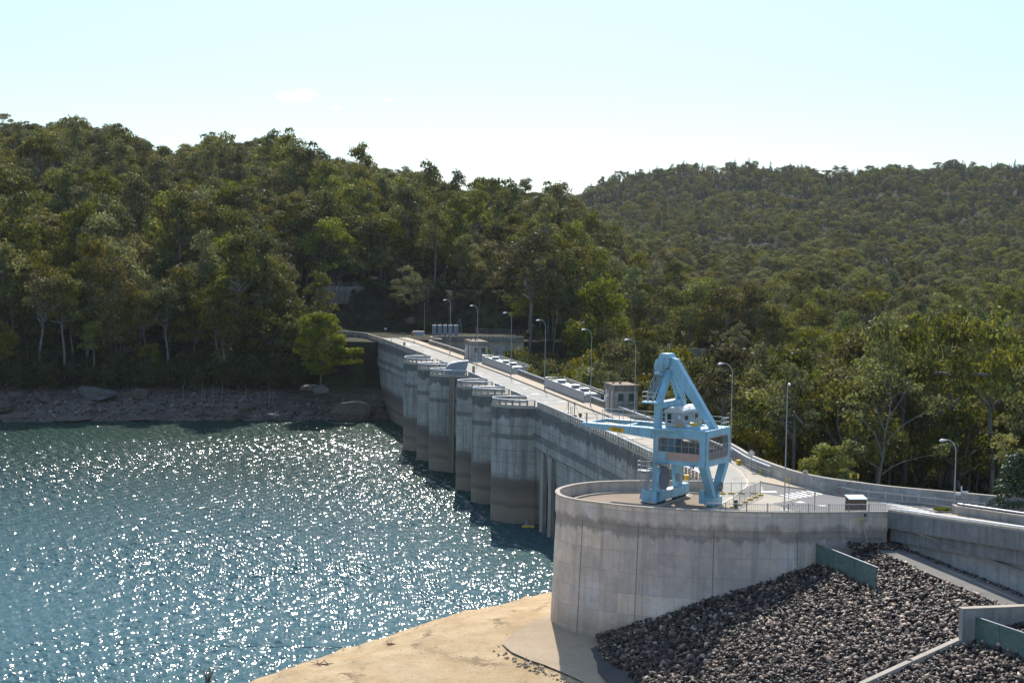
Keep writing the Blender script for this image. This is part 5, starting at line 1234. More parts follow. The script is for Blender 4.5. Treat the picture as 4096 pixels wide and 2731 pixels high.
m = LMB(); m.extr([(u, 2.2, z) for u, z in hd[6:]+[]] if False else [(-.35, 2.3, 14.2), (.2, 2.3, 14.0), (.5, 2.3, 13.55), (4.65, 2.3, 7.45), (3.9, 2.3, 7.45), (-.35, 2.3, 12.9), (-.9, 2.3, 13.3)], (0, .75, 0)); cp('back_arm', m)
m = LMB(); m.extr([(u, 1.95, z) for u, z in [(-1.85, 12.7), (-2.05, 13.3), (-1.9, 13.8), (-1.5, 14.12), (-.8, 14.2), (-.35, 14.0), (-.5, 13.3), (-1.1, 12.9), (-1.5, 12.7)]], (0, .2, 0)); m.extr([(u, 3.2, z) for u, z in [(-1.85, 12.7), (-2.05, 13.3), (-1.9, 13.8), (-1.5, 14.12), (-.8, 14.2), (-.35, 14.0), (-.5, 13.3), (-1.1, 12.9), (-1.5, 12.7)]], (0, .2, 0)); cp('mast_head', m)
m = LMB(); m.extr([(-1.65, 2.0, 14.1), (-.3, 2.0, 14.1), (-.5, 2.0, 14.55), (-1.35, 2.0, 14.55)], (0, 1.3, 0)); cp('head_cover', m, 'crane_deck')
for u in (-1.45, -.9):
    m = LMB(); m.tube([(u, 2.25, 13.35), (u, 3.1, 13.35)], .38, 14); cp('sheave', m, 'grey_steel')
m = LMB(); m.tube([(-.7, 2.6, 14.5), (-.7, 2.6, 15.5)], .02, 5); m.box((-.7, 2.6, 15.45), (.5, .03, .03)); cp('aerial', m, 'galvanised')
# stairs up the mast leg
m = LMB(); A = Vector((-1.5, .2, 9.95)); E = Vector((-1.15, 2.1, 12.75))
for s_ in (-.26, .26): m.span(A+Vector((s_, 0, 0)), E+Vector((s_, 0, 0)), .05, .16)
cp('stair_string', m)
m = LMB()
for k in range(15): p = A.lerp(E, (k+.5)/15); m.box(p, (.52, .2, .04))
cp('stair_treads', m, 'dark_steel')
m = LMB()
for s_ in (-.3, .3):
    for z in (.5, .95): m.span(A+Vector((s_, 0, z)), E+Vector((s_, 0, z)), .035, .035)
    for k in range(5): p = A.lerp(E, k/4)+Vector((s_, 0, .48)); m.box(p, (.035, .035, .96))
cp('stair_rail', m, 'galvanised')
m = LMB(); m.box((-1.2, .1, 9.9), (1.7, 1.3, .14)); cp('platform', m, 'crane_deck'); rail('handrail', [(-2.0, -.5, 9.95), (-.4, -.5, 9.95), (-.4, .3, 9.95)]); rail('handrail', [(-2.0, -.5, 9.95), (-2.0, .7, 9.95)])
m = LMB(); m.box((-1.4, 2.1, 12.55), (1.0, .7, .2)); cp('platform', m, 'crane_deck'); rail('handrail', [(-1.9, 1.75, 12.65), (-.9, 1.75, 12.65)], .9)
# cabin house on top
m = LMB(); m.box((.63, 3.4, 8.2), (1.9, 4.4, 1.5)); cb_ = cp('winch_house', m, 'cabin_silver')
m = LMB(); m.extr([(-.42, 1.12, 8.95), (1.68, 1.12, 8.95), (1.62, 1.12, 9.15), (1.1, 1.12, 9.4), (.15, 1.12, 9.4), (-.36, 1.12, 9.15)], (0, 4.55, 0)); cp('roof', m, 'roof_white', cb_)
for (a, b) in (((.15, 8.35), (.4, .85)), ((1.21, 8.35), None)):
    m = LMB()
    if b: m.box((a[0], 1.19, a[1]), (b[0], .04, b[1]))
    else:
        m.box((1.59, 2.0, 8.4), (.04, .75, .45)); m.box((1.59, 4.3, 8.45), (.04, .6, .45))
    cp('pane', m, 'dark_glass', cb_)
m = LMB(); m.box((1.2, 1.17, 7.75), (.6, .04, .3)); cp('label_plate', m, 'sign_yellow', cb_)
m = LMB(); m.box((1.25, 1.17, 8.5), (.26, .03, .3)); cp('label_plate', m, 'white_plastic', cb_)
m = LMB(); m.box((2.9, .8, 7.65), (1.2, .9, .35)); cp('deck_winch', m, 'crane_deck'); m = LMB(); m.tube([(2.6, .8, 7.95), (3.4, .8, 7.95)], .2, 12); cp('winch_drum', m, 'yellow_plastic')
for p, q in (((-.9, 2.5, 13.4), (1.6, 2.4, 8.0)), ((-.8, 2.9, 13.4), (2.2, 2.9, 8.0)), ((-1.2, 2.6, 13.2), (-.7, 2.2, 7.5))):
    m = LMB(); m.tube([p, q], .02, 4); cp('hoist_rope', m, 'dark_steel')
# ladders and side platform on the lower left
m = LMB()
for s_ in (-.22, .22):
    m.span((-1.25+s_, -.15, 5.2), (-1.35+s_, -.3, .2), .04, .05)
for k in range(20): z = .4+k*.25; m.box((-1.3-.05*(1-z/5), -.2-.02*(5-z)/2, z), (.44, .03, .03))
cp('ladder', m, 'galvanised')
m = LMB()
for z in (3.3, 3.75, 4.15):
    P = [(-1.1, -.05, z), (-1.15, -.75, z), (-2.2, -.75, z), (-2.3, 0, z)]
    for a, b in zip(P[:-1], P[1:]): m.span(a, b, .04, .04)
for u, v in ((-1.15, -.75), (-1.7, -.75), (-2.2, -.75), (-2.3, 0)): m.box((u, v, 3.75), (.04, .04, .95))
cp('ladder_cage', m, 'galvanised')
m = LMB(); m.box((-1.65, -.35, 3.22), (1.2, .9, .06)); cp('landing', m, 'galvanised')
m = LMB(); m.extr([(-1.6, .3, 3.4), (-1.35, .3, 3.4), (-1.9, .3, .3), (-2.5, .3, .3)], (0, .5, 0)); cp('cable_chute', m, 'chute') if 'chute' in MATS else None
paint('chute', (.36, .34, .42), .5); cp('cable_chute', m, 'chute')
rail('handrail', [(-2.1, -.3, 1.35), (-1.0, -.35, 1.35)], .9, (.45,), .55)
m = LMB(); m.box((0, -.35, 4.02), (1.3, .55, .12)); cp('landing', m, 'grey_steel'); rail('handrail', [(-.6, -.6, 4.08), (.62, -.6, 4.08), (.62, -.05, 4.08)], .95, (.5,), .6)
for (u, z) in ((-.2, 3.75), (3.35, 3.95)):
    m = LMB(); m.box((u, -.18, z), (.38, .22, .26)); o = cp('floodlight', m, 'dark_steel'); m = LMB(); m.box((u, -.3, z), (.3, .02, .2)); cp('lens', m, 'white_plastic', o)
# ---------------------------------------------------------------- trees
def leaf_mesh(name, clumps, s, per, mat, seed, droop=0.4, flat=0.75, shell=0.55):
    "leaf sprays: small four-sided leaf groups spread through every clump"
    rs = np.random.RandomState(seed); V = []; T = []
    for (cx, cy, cz, r) in clumps:
        n = max(6, int(per*r*r))
        d = rs.normal(size=(n, 3)); d /= np.linalg.norm(d, axis=1)[:, None]
        d[:, 2] = np.where(d[:, 2] < -0.35, -d[:, 2]*0.6, d[:, 2])
        rad = r*(shell+(1-shell)*rs.rand(n)**0.5)*(0.8+0.4*rs.rand(n))
        P = np.stack([cx+d[:, 0]*rad, cy+d[:, 1]*rad, cz+d[:, 2]*rad*flat], 1)
        nn = d*1.1+rs.normal(size=(n, 3))*0.5; nn /= np.linalg.norm(nn, axis=1)[:, None]
        up = np.tile([0, 0, 1.0], (n, 1))+rs.normal(size=(n, 3))*(1.0-droop)
        u = np.cross(nn, up); u /= np.linalg.norm(u, axis=1)[:, None]+1e-9; w = np.cross(u, nn)
        sz = s*(0.55+0.9*rs.rand(n))[:, None]; asp = (0.5+0.6*rs.rand(n))[:, None]
        a = P-u*sz*asp*.5-w*sz*.5; b = P+u*sz*asp*.5-w*sz*.35; c = P+u*sz*asp*.35+w*sz*.55; e = P-u*sz*asp*.45+w*sz*.4
        V.append(np.stack([a, b, c, e], 1).reshape(-1, 3))
        T.append(np.repeat(np.clip(rs.rand(n)*0.75+rs.rand()*0.25, 0, 1), 4))
    V = np.concatenate(V); T = np.concatenate(T); m = len(V)//4
    me = bpy.data.meshes.new(name); me.vertices.add(len(V)); me.vertices.foreach_set('co', V.astype('f').ravel())
    me.loops.add(m*4); me.loops.foreach_set('vertex_index', np.arange(m*4, dtype='i'))
    me.polygons.add(m); me.polygons.foreach_set('loop_start', np.arange(0, m*4, 4, dtype='i')); me.polygons.foreach_set('loop_total', np.full(m, 4, dtype='i'))
    at_ = me.attributes.new('tone', 'FLOAT', 'POINT'); at_.data.foreach_set('value', T.astype('f'))
    me.materials.append(mat); me.update(); me.validate()
    return me
def limb_path(a, b, bend, rs):
    a = Vector(a); b = Vector(b); m = a.lerp(b, 0.5)+Vector((rs.normal()*bend, rs.normal()*bend, rs.normal()*bend*0.3+bend*0.4))
    return catmull([a, m, b], 3)
def tree_proto(kind, seed):
    "returns (crown mesh, trunk mesh builder)"
    rs = np.random.RandomState(seed); cl = []; tb = LMB(); leafm = M_('gum_leaves'); bark = M_('pale_bark'); s = 0.27; per = 66; droop = .45; flat = .75
    if kind == 'broad':
        h = 13.0; R = 4.3; fork = 4.6
        for k in range(24):
            an = rs.rand()*6.28; q = rs.rand()**0.6; rr = R*1.12*q; z = 6.2+5.9*(1-q**2.0)+rs.normal()*0.6
            cl.append((math.cos(an)*rr, math.sin(an)*rr, z, 0.9+rs.rand()**1.5*1.5))
        for k in range(6): an = rs.rand()*6.28; cl.append((math.cos(an)*2.8, math.sin(an)*2.8, 5.4+rs.rand(), 1.0+rs.rand()*.5))
        tb.tube(catmull([(0, 0, -2.5), (0.1, 0, 2), (0.25*rs.normal(), 0.2, fork)], 3), [0.30]*3+[0.26]*3+[0.22], 6)
        top = Vector((0.1, 0.2, fork))
    elif kind == 'tall':
        h = 17.0; R = 2.9; fork = 8.2
        for k in range(19):
            an = rs.rand()*6.28; q = rs.rand()**0.7; rr = R*q; z = 8.0+7.6*rs.rand()*(1-q*0.45)+1.0
            cl.append((math.cos(an)*rr, math.sin(an)*rr, z, 0.95+rs.rand()*0.75))
        for k in range(4): cl.append((rs.normal()*.8, rs.normal()*.8, 13.6+rs.rand()*1.8, 1.4))
        tb.tube(catmull([(0, 0, -2.5), (0.15, 0.1, 4), (0.3*rs.normal(), 0, fork), (0.1, 0.1, 13)], 3), [0.24]*4+[0.2]*3+[0.13, 0.1, 0.08], 6)
        top = Vector((0, 0, fork)); leafm = M_('gum_leaves_grey') if seed % 2 else leafm
    elif kind == 'umbrella':
        h = 15.0; R = 4.0; fork = 6.0; flat = .5; per = 75
        for k in range(15):
            an = k*2.4+rs.rand(); q = math.sqrt((k+.5)/15); z = 13.2-2.2*q**2+rs.normal()*0.4
            cl.append((math.cos(an)*R*q, math.sin(an)*R*q, z, 1.1+rs.rand()*0.7))
        tb.tube(catmull([(0, 0, -2.5), (0.2, 0.1, 3), (-0.2, 0, fork)], 3), [0.24]*3+[0.2]*3+[0.17], 6)
        top = Vector((-0.2, 0, fork))
    elif kind == 'dense':
        h = 11.0; R = 3.2; fork = 2.4; per = 70
        for k in range(30):
            an = rs.rand()*6.28; z = 2.2+7.6*rs.rand(); q = math.sqrt(max(0.05, 1-((z-5.2)/5.4)**2)); rr = R*q*(0.5+0.5*rs.rand())
            cl.append((math.cos(an)*rr, math.sin(an)*rr, z, 1.0+rs.rand()*0.6))
        tb.tube([(0, 0, -2.5), (0, 0, 2), (0.2, 0, 7)], [0.24, 0.2, 0.1], 6); top = Vector((0, 0, fork)); bark = M_('dark_bark')
    elif kind == 'cone':
        h = 14.0; leafm = M_('pine_needles'); bark = M_('dark_bark'); per = 70; s = .26; fork = 2
        for k in range(36):
            z = 1.6+12.2*(k/36.0); R = 2.7*(1-(z-1)/13.6)**0.75; an = rs.rand()*6.28; rr = R*(0.45+0.5*rs.rand())
            cl.append((math.cos(an)*rr, math.sin(an)*rr, z, 0.35+0.95*(1-(z-1)/14)))
        tb.tube([(0, 0, -2.5), (0, 0, 6), (0.05, 0, 13.4)], [0.24, 0.16, 0.03], 6); top = None
    elif kind == 'shrub':
        h = 4; leafm = M_('shrub_leaves'); bark = M_('dark_bark'); s = .24; per = 60; fork = .5
        for k in range(9):
            an = rs.rand()*6.28; rr = 1.5*rs.rand(); cl.append((math.cos(an)*rr, math.sin(an)*rr, 0.8+2.2*rs.rand(), 0.8+rs.rand()*0.6))
        for k in range(4): tb.tube([(0, 0, -.6), (rs.normal()*.6, rs.normal()*.6, 2.3)], [0.05, 0.02], 4)
        top = None
    if top is not None:
        L = sorted(cl, key=lambda c: -c[3])[:9] if kind != 'tall' else sorted(cl, key=lambda c: c[2])[:8]
        for c in L:
            b0 = top+Vector((0, 0, rs.rand()*(1.2 if kind != 'tall' else 4)-0.3)); P = limb_path(b0, (c[0]*.9, c[1]*.9, c[2]-.2), 0.5, rs)
            k = len(P); tb.tube(P, [0.13*(1-i/(k-1))+0.035 for i in range(k)], 5)
    cm = leaf_mesh(kind+'_crown', cl, s, per, leafm, seed+100, droop, flat)
    return cm, tb, bark, h
KINDS = [('broad', 1), ('broad', 2), ('tall', 3), ('tall', 4), ('umbrella', 5), ('dense', 6), ('cone', 7), ('shrub', 8), ('broad', 9), ('broad', 12), ('tall', 14), ('umbrella', 15), ('dense', 16)]
PROTO = []
for kind, seed in KINDS:
    cm, tb, bark, h = tree_proto(kind, seed); PROTO.append((kind, cm, tb, bark, h))
TRUNK = {}
def make_tree(name, k, loc, sc, rz, label=None, cat='tree', group=None, scz=None):
    kind, cm, tb, bark, h = PROTO[k]
    e = thing(name, label, cat, loc, rz, group); e.scale = (sc, sc, scz or sc)
    c = bpy.data.objects.new('crown', cm); COL.objects.link(c); c.parent = e
    if k not in TRUNK:
        t = tb.build('trunk', bark, e, smooth=True); TRUNK[k] = t.data
    else:
        t = bpy.data.objects.new('trunk', TRUNK[k]); COL.objects.link(t); t.parent = e
    return e
rnd = random.Random(11)
cand = []
def free(X, Y, z):
    a = X/Y
    if abs(a) > 0.345: return False
    dx = dam_x(Y)
    if Y < 400 and dx-5 < X < dx+(19 if Y < 340 else 12): return False
    if Y < 452 and -46 < X < 4 and Y > 396: return False
    if 418 < Y < 463 and -60 < X < -20: return False
    if a > .12 and Y < 214: return False
    if Y < 470 and -48 < X < -2 and Y >= 452 and z < 13: return False
    if z < -11.3 and X < dx: return False
    if 408 < Y < 434 and 26 < X < 76: return False
    if Y < 192 and X < 30+(200-Y)*0.0: return False
    # behind the right-hand road wall
    if Y < 200:
        wy = 184-(X-27.3)*1.55
        if Y < wy+4: return False
    return True
def scatter(y0, y1, sp):
    Y = y0
    while Y < y1:
        X = -0.345*Y
        while X < 0.345*Y:
            x = X+rnd.uniform(-.45, .45)*sp; y = Y+rnd.uniform(-.45, .45)*sp
            z = H(x, y)
            if free(x, y, z): cand.append((x, y, z))
            X += sp
        Y += sp
scatter(160, 330, 5.6); scatter(330, 470, 6.9); scatter(470, 700, 8.2); scatter(700, 1080, 8.0); scatter(1080, 1960, 9.0)
def pick(x, y, z):
    a = x/y; r = rnd.random()
    if y > 1420 and a > 0.02:
        k = 6 if r < (0.55 if y > 1600 else 0.15) else rnd.choice([0, 1, 8, 5, 4, 9, 12])
    elif a < 0.06 and y > 800: k = rnd.choice([4, 11, 0, 1, 2, 8, 9, 11])
    elif y < 330: k = rnd.choice([2, 3, 10, 0, 2, 10, 9])
    elif y < 460: k = rnd.choice([0, 1, 8, 2, 3, 5, 12, 9, 10])
    else: k = rnd.choice([0, 1, 8, 9, 2, 10, 3, 5, 4, 11])
    s = rnd.uniform(.62, 1.28)
    if 370 < y < 800 and a < 0.06: s *= 1.36
    elif y < 1080: s *= 1.1
    return k, s
trees = []
for (x, y, z) in cand:
    if y > 1080 and (x/y < 0.0) and y > 1150: continue
    k, s = pick(x, y, z); trees.append((x, y, z, k, s))
# what the frame can show first: nearest ones
def vis(t):
    px, py, w = proj((t[0], t[1], t[2]+PROTO[t[3]][4]*t[4]))
    return -60 < px < 4156
front = sorted([t for t in trees if vis(t)], key=lambda t: t[1]/(PROTO[t[3]][4]*t[4]))
NIND = 286
ind = front[:NIND]; ids = set(id(t) for t in ind); rest = [t for t in trees if id(t) not in ids]
ADJ = {'broad': 'spreading olive gum tree', 'tall': 'tall thin gum tree', 'umbrella': 'flat-topped open gum tree', 'dense': 'dense dark bushy tree', 'cone': 'dark pointed pine', 'shrub': 'low bush'}
NAME = {'broad': 'gum_tree', 'tall': 'tall_gum_tree', 'umbrella': 'flat_topped_gum_tree', 'dense': 'bushy_tree', 'cone': 'pine_tree'}
def zone(x, y, z):
    px, py, w = proj((x, y, z+6))
    for lim, nm in ((260, 'at the far left edge'), (520, 'above the largest boulder'), (800, 'right of the largest boulder'), (1080, 'above the boulder pile'), (1300, 'left of the bright tree')):
        if px < lim: return nm
    if px < 1800: return 'on the slope above the dam end'
    if px < 2100: return 'behind the farther gatehouse'
    if px < 2450: return 'behind the two plant housings'
    if px < 2760: return 'behind the crane mast'
    if px < 2960: return 'behind the crane cab'
    if px < 3160: return 'left of the thick lamp post'
    if px < 3400: return 'behind the round tree'
    if px < 3620: return 'around the white-limbed gum'
    if px < 3860: return 'left of the right-hand lamp post'
    return 'at the right edge'
_ys = sorted(t[1] for t in ind)
def row(y): return 'front row' if y < _ys[len(_ys)//3] else ('middle rows' if y < _ys[2*len(_ys)//3] else 'back rows')
_lab = {}
for t_ in ind:
    x, y, z, k, s_ = t_; kd = PROTO[k][0]; zn = zone(x, y, z); _lab.setdefault((ADJ[kd], zn, row(y)), []).append(t_)
def nth(i): return '%d%s' % (i, {1: 'st', 2: 'nd', 3: 'rd'}.get(i if i < 20 else i % 10, 'th'))
for (adj, zn, rw), L_ in _lab.items():
    L_.sort(key=lambda t: proj((t[0], t[1], t[2]+5))[0])
    for i, (x, y, z, k, s_) in enumerate(L_):
        lb = adj+' '+zn+', '+rw+(', '+nth(i+1)+' from left' if len(L_) > 1 else '')
        make_tree(NAME[PROTO[k][0]], k, (x, y, z), s_, rnd.uniform(0, 6.28), lb, 'tree', 'trees '+zn, s_*rnd.uniform(.95, 1.35))
# low growth under the trees, too many to count
low = []
for i in range(700):
    x = rnd.uniform(-135, -38); y = rnd.uniform(384, 412); z = H(x, y)
    if z > -12.5 and free(x, y, max(z, -11)): low.append((x, y, z, 7, rnd.uniform(.8, 1.7)))
for i in range(5200):
    y = 160+rnd.random()**1.3*520; x = rnd.uniform(-.345, .345)*y; z = H(x, y)
    if free(x, y, z): low.append((x, y, z, 7, rnd.uniform(.5, 1.3)))
for i in range(260):
    x = rnd.uniform(-46, 2); y = rnd.uniform(446, 475); low.append((x, y, H(x, y), 7, rnd.uniform(.3, .8)))
def scatter_obj(name, pts, kinds, label=None, extra=None):
    me = bpy.data.meshes.new(name); me.from_pydata([(p[0], p[1], p[2]) for p in pts], [], [])
    for an, tp, vals in (('var', 'INT', [p[3] for p in pts]), ('siz', 'FLOAT', [p[4] for p in pts]), ('rot', 'FLOAT', [rnd.uniform(0, 6.28) for _ in pts])):
        a = me.attributes.new(an, tp, 'POINT'); a.data.foreach_set('value', vals)
    a = me.attributes.new('sc3', 'FLOAT_VECTOR', 'POINT'); a.data.foreach_set('vector', [c for p in pts for c in (p[4]*rnd.uniform(.85, 1.15), p[4]*rnd.uniform(.85, 1.15), p[4]*(rnd.uniform(.9, 1.4) if p[1] < 640 else rnd.uniform(.82, 1.06)))])
    a = me.attributes.new('rt3', 'FLOAT_VECTOR', 'POINT'); a.data.foreach_set('vector', [c for p in pts for c in (rnd.gauss(0, .05), rnd.gauss(0, .05), rnd.uniform(0, 6.28))])
    o = bpy.data.objects.new(name, me); COL.objects.link(o)
    g = bpy.data.node_groups.new(name+'_nodes', 'GeometryNodeTree')
    g.interface.new_socket('Geometry', in_out='INPUT', socket_type='NodeSocketGeometry'); g.interface.new_socket('Geometry', in_out='OUTPUT', socket_type='NodeSocketGeometry')
    gi = g.nodes.new('NodeGroupInput'); go = g.nodes.new('NodeGroupOutput'); J = g.nodes.new('GeometryNodeJoinGeometry')
    def attr(n, tp):
        q = g.nodes.new('GeometryNodeInputNamedAttribute'); q.data_type = tp; q.inputs[0].default_value = n; return q.outputs[0]
    av = attr('var', 'INT'); asz = attr('sc3', 'FLOAT_VECTOR'); ar = attr('rt3', 'FLOAT_VECTOR')
    for k, objs in kinds.items():
        cmp_ = g.nodes.new('FunctionNodeCompare'); cmp_.data_type = 'INT'; cmp_.operation = 'EQUAL'; g.links.new(av, cmp_.inputs[2]); cmp_.inputs[3].default_value = k
        iop = g.nodes.new('GeometryNodeInstanceOnPoints'); g.links.new(gi.outputs[0], iop.inputs['Points']); g.links.new(cmp_.outputs[0], iop.inputs['Selection'])
        g.links.new(ar, iop.inputs['Rotation']); g.links.new(asz, iop.inputs['Scale'])
        jj = g.nodes.new('GeometryNodeJoinGeometry')
        for ob in objs:
            oi = g.nodes.new('GeometryNodeObjectInfo'); oi.transform_space = 'ORIGINAL'; oi.inputs[0].default_value = ob; g.links.new(oi.outputs['Geometry'], jj.inputs[0])
        g.links.new(jj.outputs[0], iop.inputs['Instance']); g.links.new(iop.outputs[0], J.inputs[0])
    g.links.new(J.outputs[0], go.inputs[0])
    md = o.modifiers.new('scatter', 'NODES'); md.node_group = g
    return o
first = {}
for o in list(COL.objects):
    if o.parent is None and o.get('category') == 'tree':
        for k, P in enumerate(PROTO):
            ch = {c.name.split('.')[0]: c for c in o.children}
            if ch.get('crown') and ch['crown'].data == P[1] and k not in first: first[k] = [ch['crown'], ch['trunk']]
for k in range(len(PROTO)):
    if k not in first:
        # one real specimen of the kind on the hillside
        if k == 7: e = make_tree('bush', 7, low[0][:3], low[0][4], 0.0, 'low bush at the foot of the trees', 'bush', 'bushes at the foot of the trees'); low = low[1:]
        else:
            q = next((t for t in rest if t[3] == k and -0.3 < t[0]/t[1] < .3), rest[0]); e = make_tree(NAME[PROTO[k][0]], k, q[:3], q[4], 0.0, ADJ[PROTO[k][0]]+' '+('on the far skyline'+(', near the right' if k == 12 else '')), 'tree', 'pines on the far ridge')
            if q in rest: rest.remove(q)
        first[k] = [c for c in e.children]
fo = scatter_obj('forest', rest, {k: first[k] for k in range(len(PROTO)) if k != 7}); tag(fo, 'dense gum forest covering the hills behind the dam', 'forest', kind='stuff')
uo = scatter_obj('undergrowth', low, {7: first[7]}); tag(uo, 'dark undergrowth beneath the trees', 'undergrowth', kind='stuff')
print('TREES', len(trees), len(ind), len(low))
# ---------------------------------------------------------------- far end of the dam
def zat(px, py, Y):      # height that the reading has at distance Y
    d = ray(px, py); t = (Y)/d.y; return CP+d*t
for i in range(5):
    q = zat(1737+i*21.5, 1336, 434+i*.3)
    t = thing('transformer_cabinet', ['leftmost blue-grey cabinet of the row, with an orange label', 'second blue-grey cabinet from the left', 'middle blue-grey cabinet of the row of five', 'fourth blue-grey cabinet from the left', 'rightmost blue-grey cabinet, beside the lattice mast'][i], 'cabinet', (q.x, q.y, -.2), 0, 'row of electrical cabinets at the far end')
    m = LMB(); m.box((0, 0, 1.25), (1.0, 1.3, 2.5)); m.build('body', M_('cabinet_blue') if 'cabinet_blue' in MATS else paint('cabinet_blue', (.36, .43, .50), .5), t)
    m = LMB(); m.box((0, 0, 2.54), (1.1, 1.4, .08)); m.build('top', M_('grey_steel'), t); m = LMB(); m.box((0, -.67, 1.2), (.8, .03, 2.0)); m.build('door', M_('grey_steel'), t)
    m = LMB(); m.tube([(.2, 0, 2.5), (.2, 0, 3.4)], .05, 5); m.build('bushing', M_('grey_steel'), t)
    if i == 0: m = LMB(); m.box((-.1, -.7, 1.3), (.3, .02, .35)); m.build('label_plate', M_('orange_plastic'), t)
q = zat(1840, 1342, 433); t = thing('lattice_mast', 'small blue-grey lattice mast at the end of the cabinet row', 'mast', (q.x, q.y, -.3)); m = LMB()
for sx in (-1, 1): m.span((sx*.6, 0, 0), (-.15+sx*.12, 0, 4.6), .09, .09)
for k in range(8): z = .5*k+.3; w = .6*(1-z/5.6); m.span((-w-.1*z/5, 0, z), (w-.1*z/5, 0, z+.5), .05, .05)
m.build('frame', M_('grey_steel'), t)
q = zat(1674, 1337, 432); t = thing('container', 'low blue-grey container beside an orange drum in the shade', 'container', (q.x, q.y, -.3)); m = LMB(); m.box((0, 0, .5), (2.9, 1.5, 1.0)); m.build('body', M_('cabinet_blue'), t); m = LMB(); m.box((0, 0, 1.03), (3.0, 1.6, .07)); m.build('lid', M_('grey_steel'), t)
q = zat(1650, 1338, 430); t = thing('drum', 'small orange drum at the left end of the container', 'drum', (q.x, q.y, -.3)); m = LMB(); m.tube([(0, 0, 0), (0, 0, .85)], .28, 10); m.build('body', M_('orange_plastic'), t)
q = zat(1542, 1330, 428); t = thing('notice_board', 'small white board on a post beyond the far end of the dam', 'sign', (q.x, q.y, -.3)); m = LMB(); m.tube([(0, 0, 0), (0, 0, 1.6)], .04, 5); m.build('pole', M_('grey_steel'), t); m = LMB(); m.box((0, -.05, 1.8), (.6, .04, .4)); m.build('board', M_('white_plastic'), t)
# walls cut into the hillside
a, b = zat(1258, 1143, 458), zat(1545, 1150, 461)
t = thing('hillside_wall', 'old stained concrete wall high on the dark slope above the dam end', 'wall', (a.x, a.y, 7)); m = MB(); m.wall([(a.x, a.y), (b.x, b.y)], 6.6, a.z, .5, side=1); m.wall([(a.x, a.y-.25), (b.x, b.y-.25)], a.z-1.75, a.z-1.6, .3, side=1); m.build('wall', M_('old_concrete'), t)
pieces(t, 'buttress', M_('old_concrete'), (.5, .5, 4.4), [(p+Vector((0, -.2, -2.2)), 0) for p, d in along([a, b], 5.0, 2)])
c = zat(1700, 1150, 463); e = zat(1775, 1156, 464); t = thing('hillside_wall', 'short piece of old wall right of the tree on the slope', 'wall', (c.x, c.y, 8)); m = MB(); m.wall([(c.x, c.y), (e.x, e.y)], 7, c.z, .5, side=1); m.build('wall', M_('old_concrete'), t)
P = [Vector((a.x, a.y, a.z)), Vector((b.x, b.y, b.z))]; t = thing('hill_fence', 'thin grey wire fence along the top of the old hillside wall', 'fence', P[0])
for z in (1.1, .6): m = MB(); m.span(P[0]+Vector((0, 0, z)), P[1]+Vector((0, 0, z)), .04, .04); m.build('rail', M_('grey_steel'), t)
pieces(t, 'post', M_('grey_steel'), (.06, .06, 1.15), [(p+Vector((0, 0, .57)), 0) for p, d in along(P, 1.35)])
# steel guard rails right of the cabinets
P = [zat(1905, 1344, 441), zat(2130, 1350, 446)]; t = thing('guard_rail', 'long dark steel guard rails with four bars below the wooded slope', 'railing', P[0]); m = MB()
for z in (.2, .8, 1.4, 2.0): m.span(P[0]+Vector((0, 0, z)), P[1]+Vector((0, 0, z)), .06, .12)
m.build('rails', M_('grey_steel'), t); pieces(t, 'post', M_('grey_steel'), (.1, .1, 2.6), [(p+Vector((0, 0, .8)), 0) for p, d in along(P, 3.1)])
# pale service road wall among the trees on the right bank
P = [zat(2480, 1376, 416), zat(2640, 1378, 416), zat(2880, 1382, 416)]
t = thing('service_road_wall', 'pale low wall of a service road showing between the trees behind the crane', 'wall', P[1]); m = MB(); m.wall([(p.x, p.y) for p in P], P[0].z-3.2, P[0].z-.9, .4, side=1); m.build('wall', M_('old_concrete'), t)
# radio mast on the left hill, pylon on the right bank
q = zat(1506, 790, 640); g = H(q.x, q.y); t = thing('radio_mast', 'grey radio mast with white panel antennas rising from the forest', 'mast', (q.x, q.y, g)); hh = 44-g+1.5
m = LMB(); m.span((0, 0, 0), (0, 0, hh), .35, .35); 
for sx in (-.5, .5): m.span((sx, 0, 0), (sx*.6, 0, hh-3), .12, .12)
m.build('tower', M_('grey_steel'), t)
for (x, z, w, h_) in ((-4.6, hh-3.2, .7, 1.6), (2.6, hh-4.2, .5, 2.6), (3.2, hh-4.4, .3, 2.8), (-.6, hh-.4, .4, 1.4)): m = LMB(); m.box((x, -.3, z), (w, .4, h_)); m.build('antenna', M_('white_plastic'), t)
m = LMB(); m.span((-4.6, 0, hh-4), (3, 0, hh-4), .15, .15); m.span((-3, 0, hh-5.2), (3, 0, hh-5.2), .15, .15); m.span((0, 0, hh-6.5), (2.8, 0, hh-4), .12, .12); m.build('crossbar', M_('grey_steel'), t)
for k, (px, l) in enumerate(((3603, 'left one of two pale pylons standing close together in the trees'), (3621, 'right one of two pale pylons standing close together in the trees'))):
    q = zat(px, 1405, 372); t = thing('pylon', l, 'pylon', (q.x, q.y, q.z-9), 0, 'pale pylons in the trees on the right bank'); m = LMB()
    for sx in (-.42, .42): m.span((sx*1.2, 0, 0), (sx*.8, 0, 9), .14, .14)
    for z in np.arange(4.5, 9, .8): m.span((-.4, 0, z), (.4, 0, z+.8), .08, .08)
    m.build('frame', M_('rail_white'), t); m = LMB(); m.box((0, 0, 8.9), (1.5, .25, .25)); m.build('crossarm', M_('rail_white'), t)

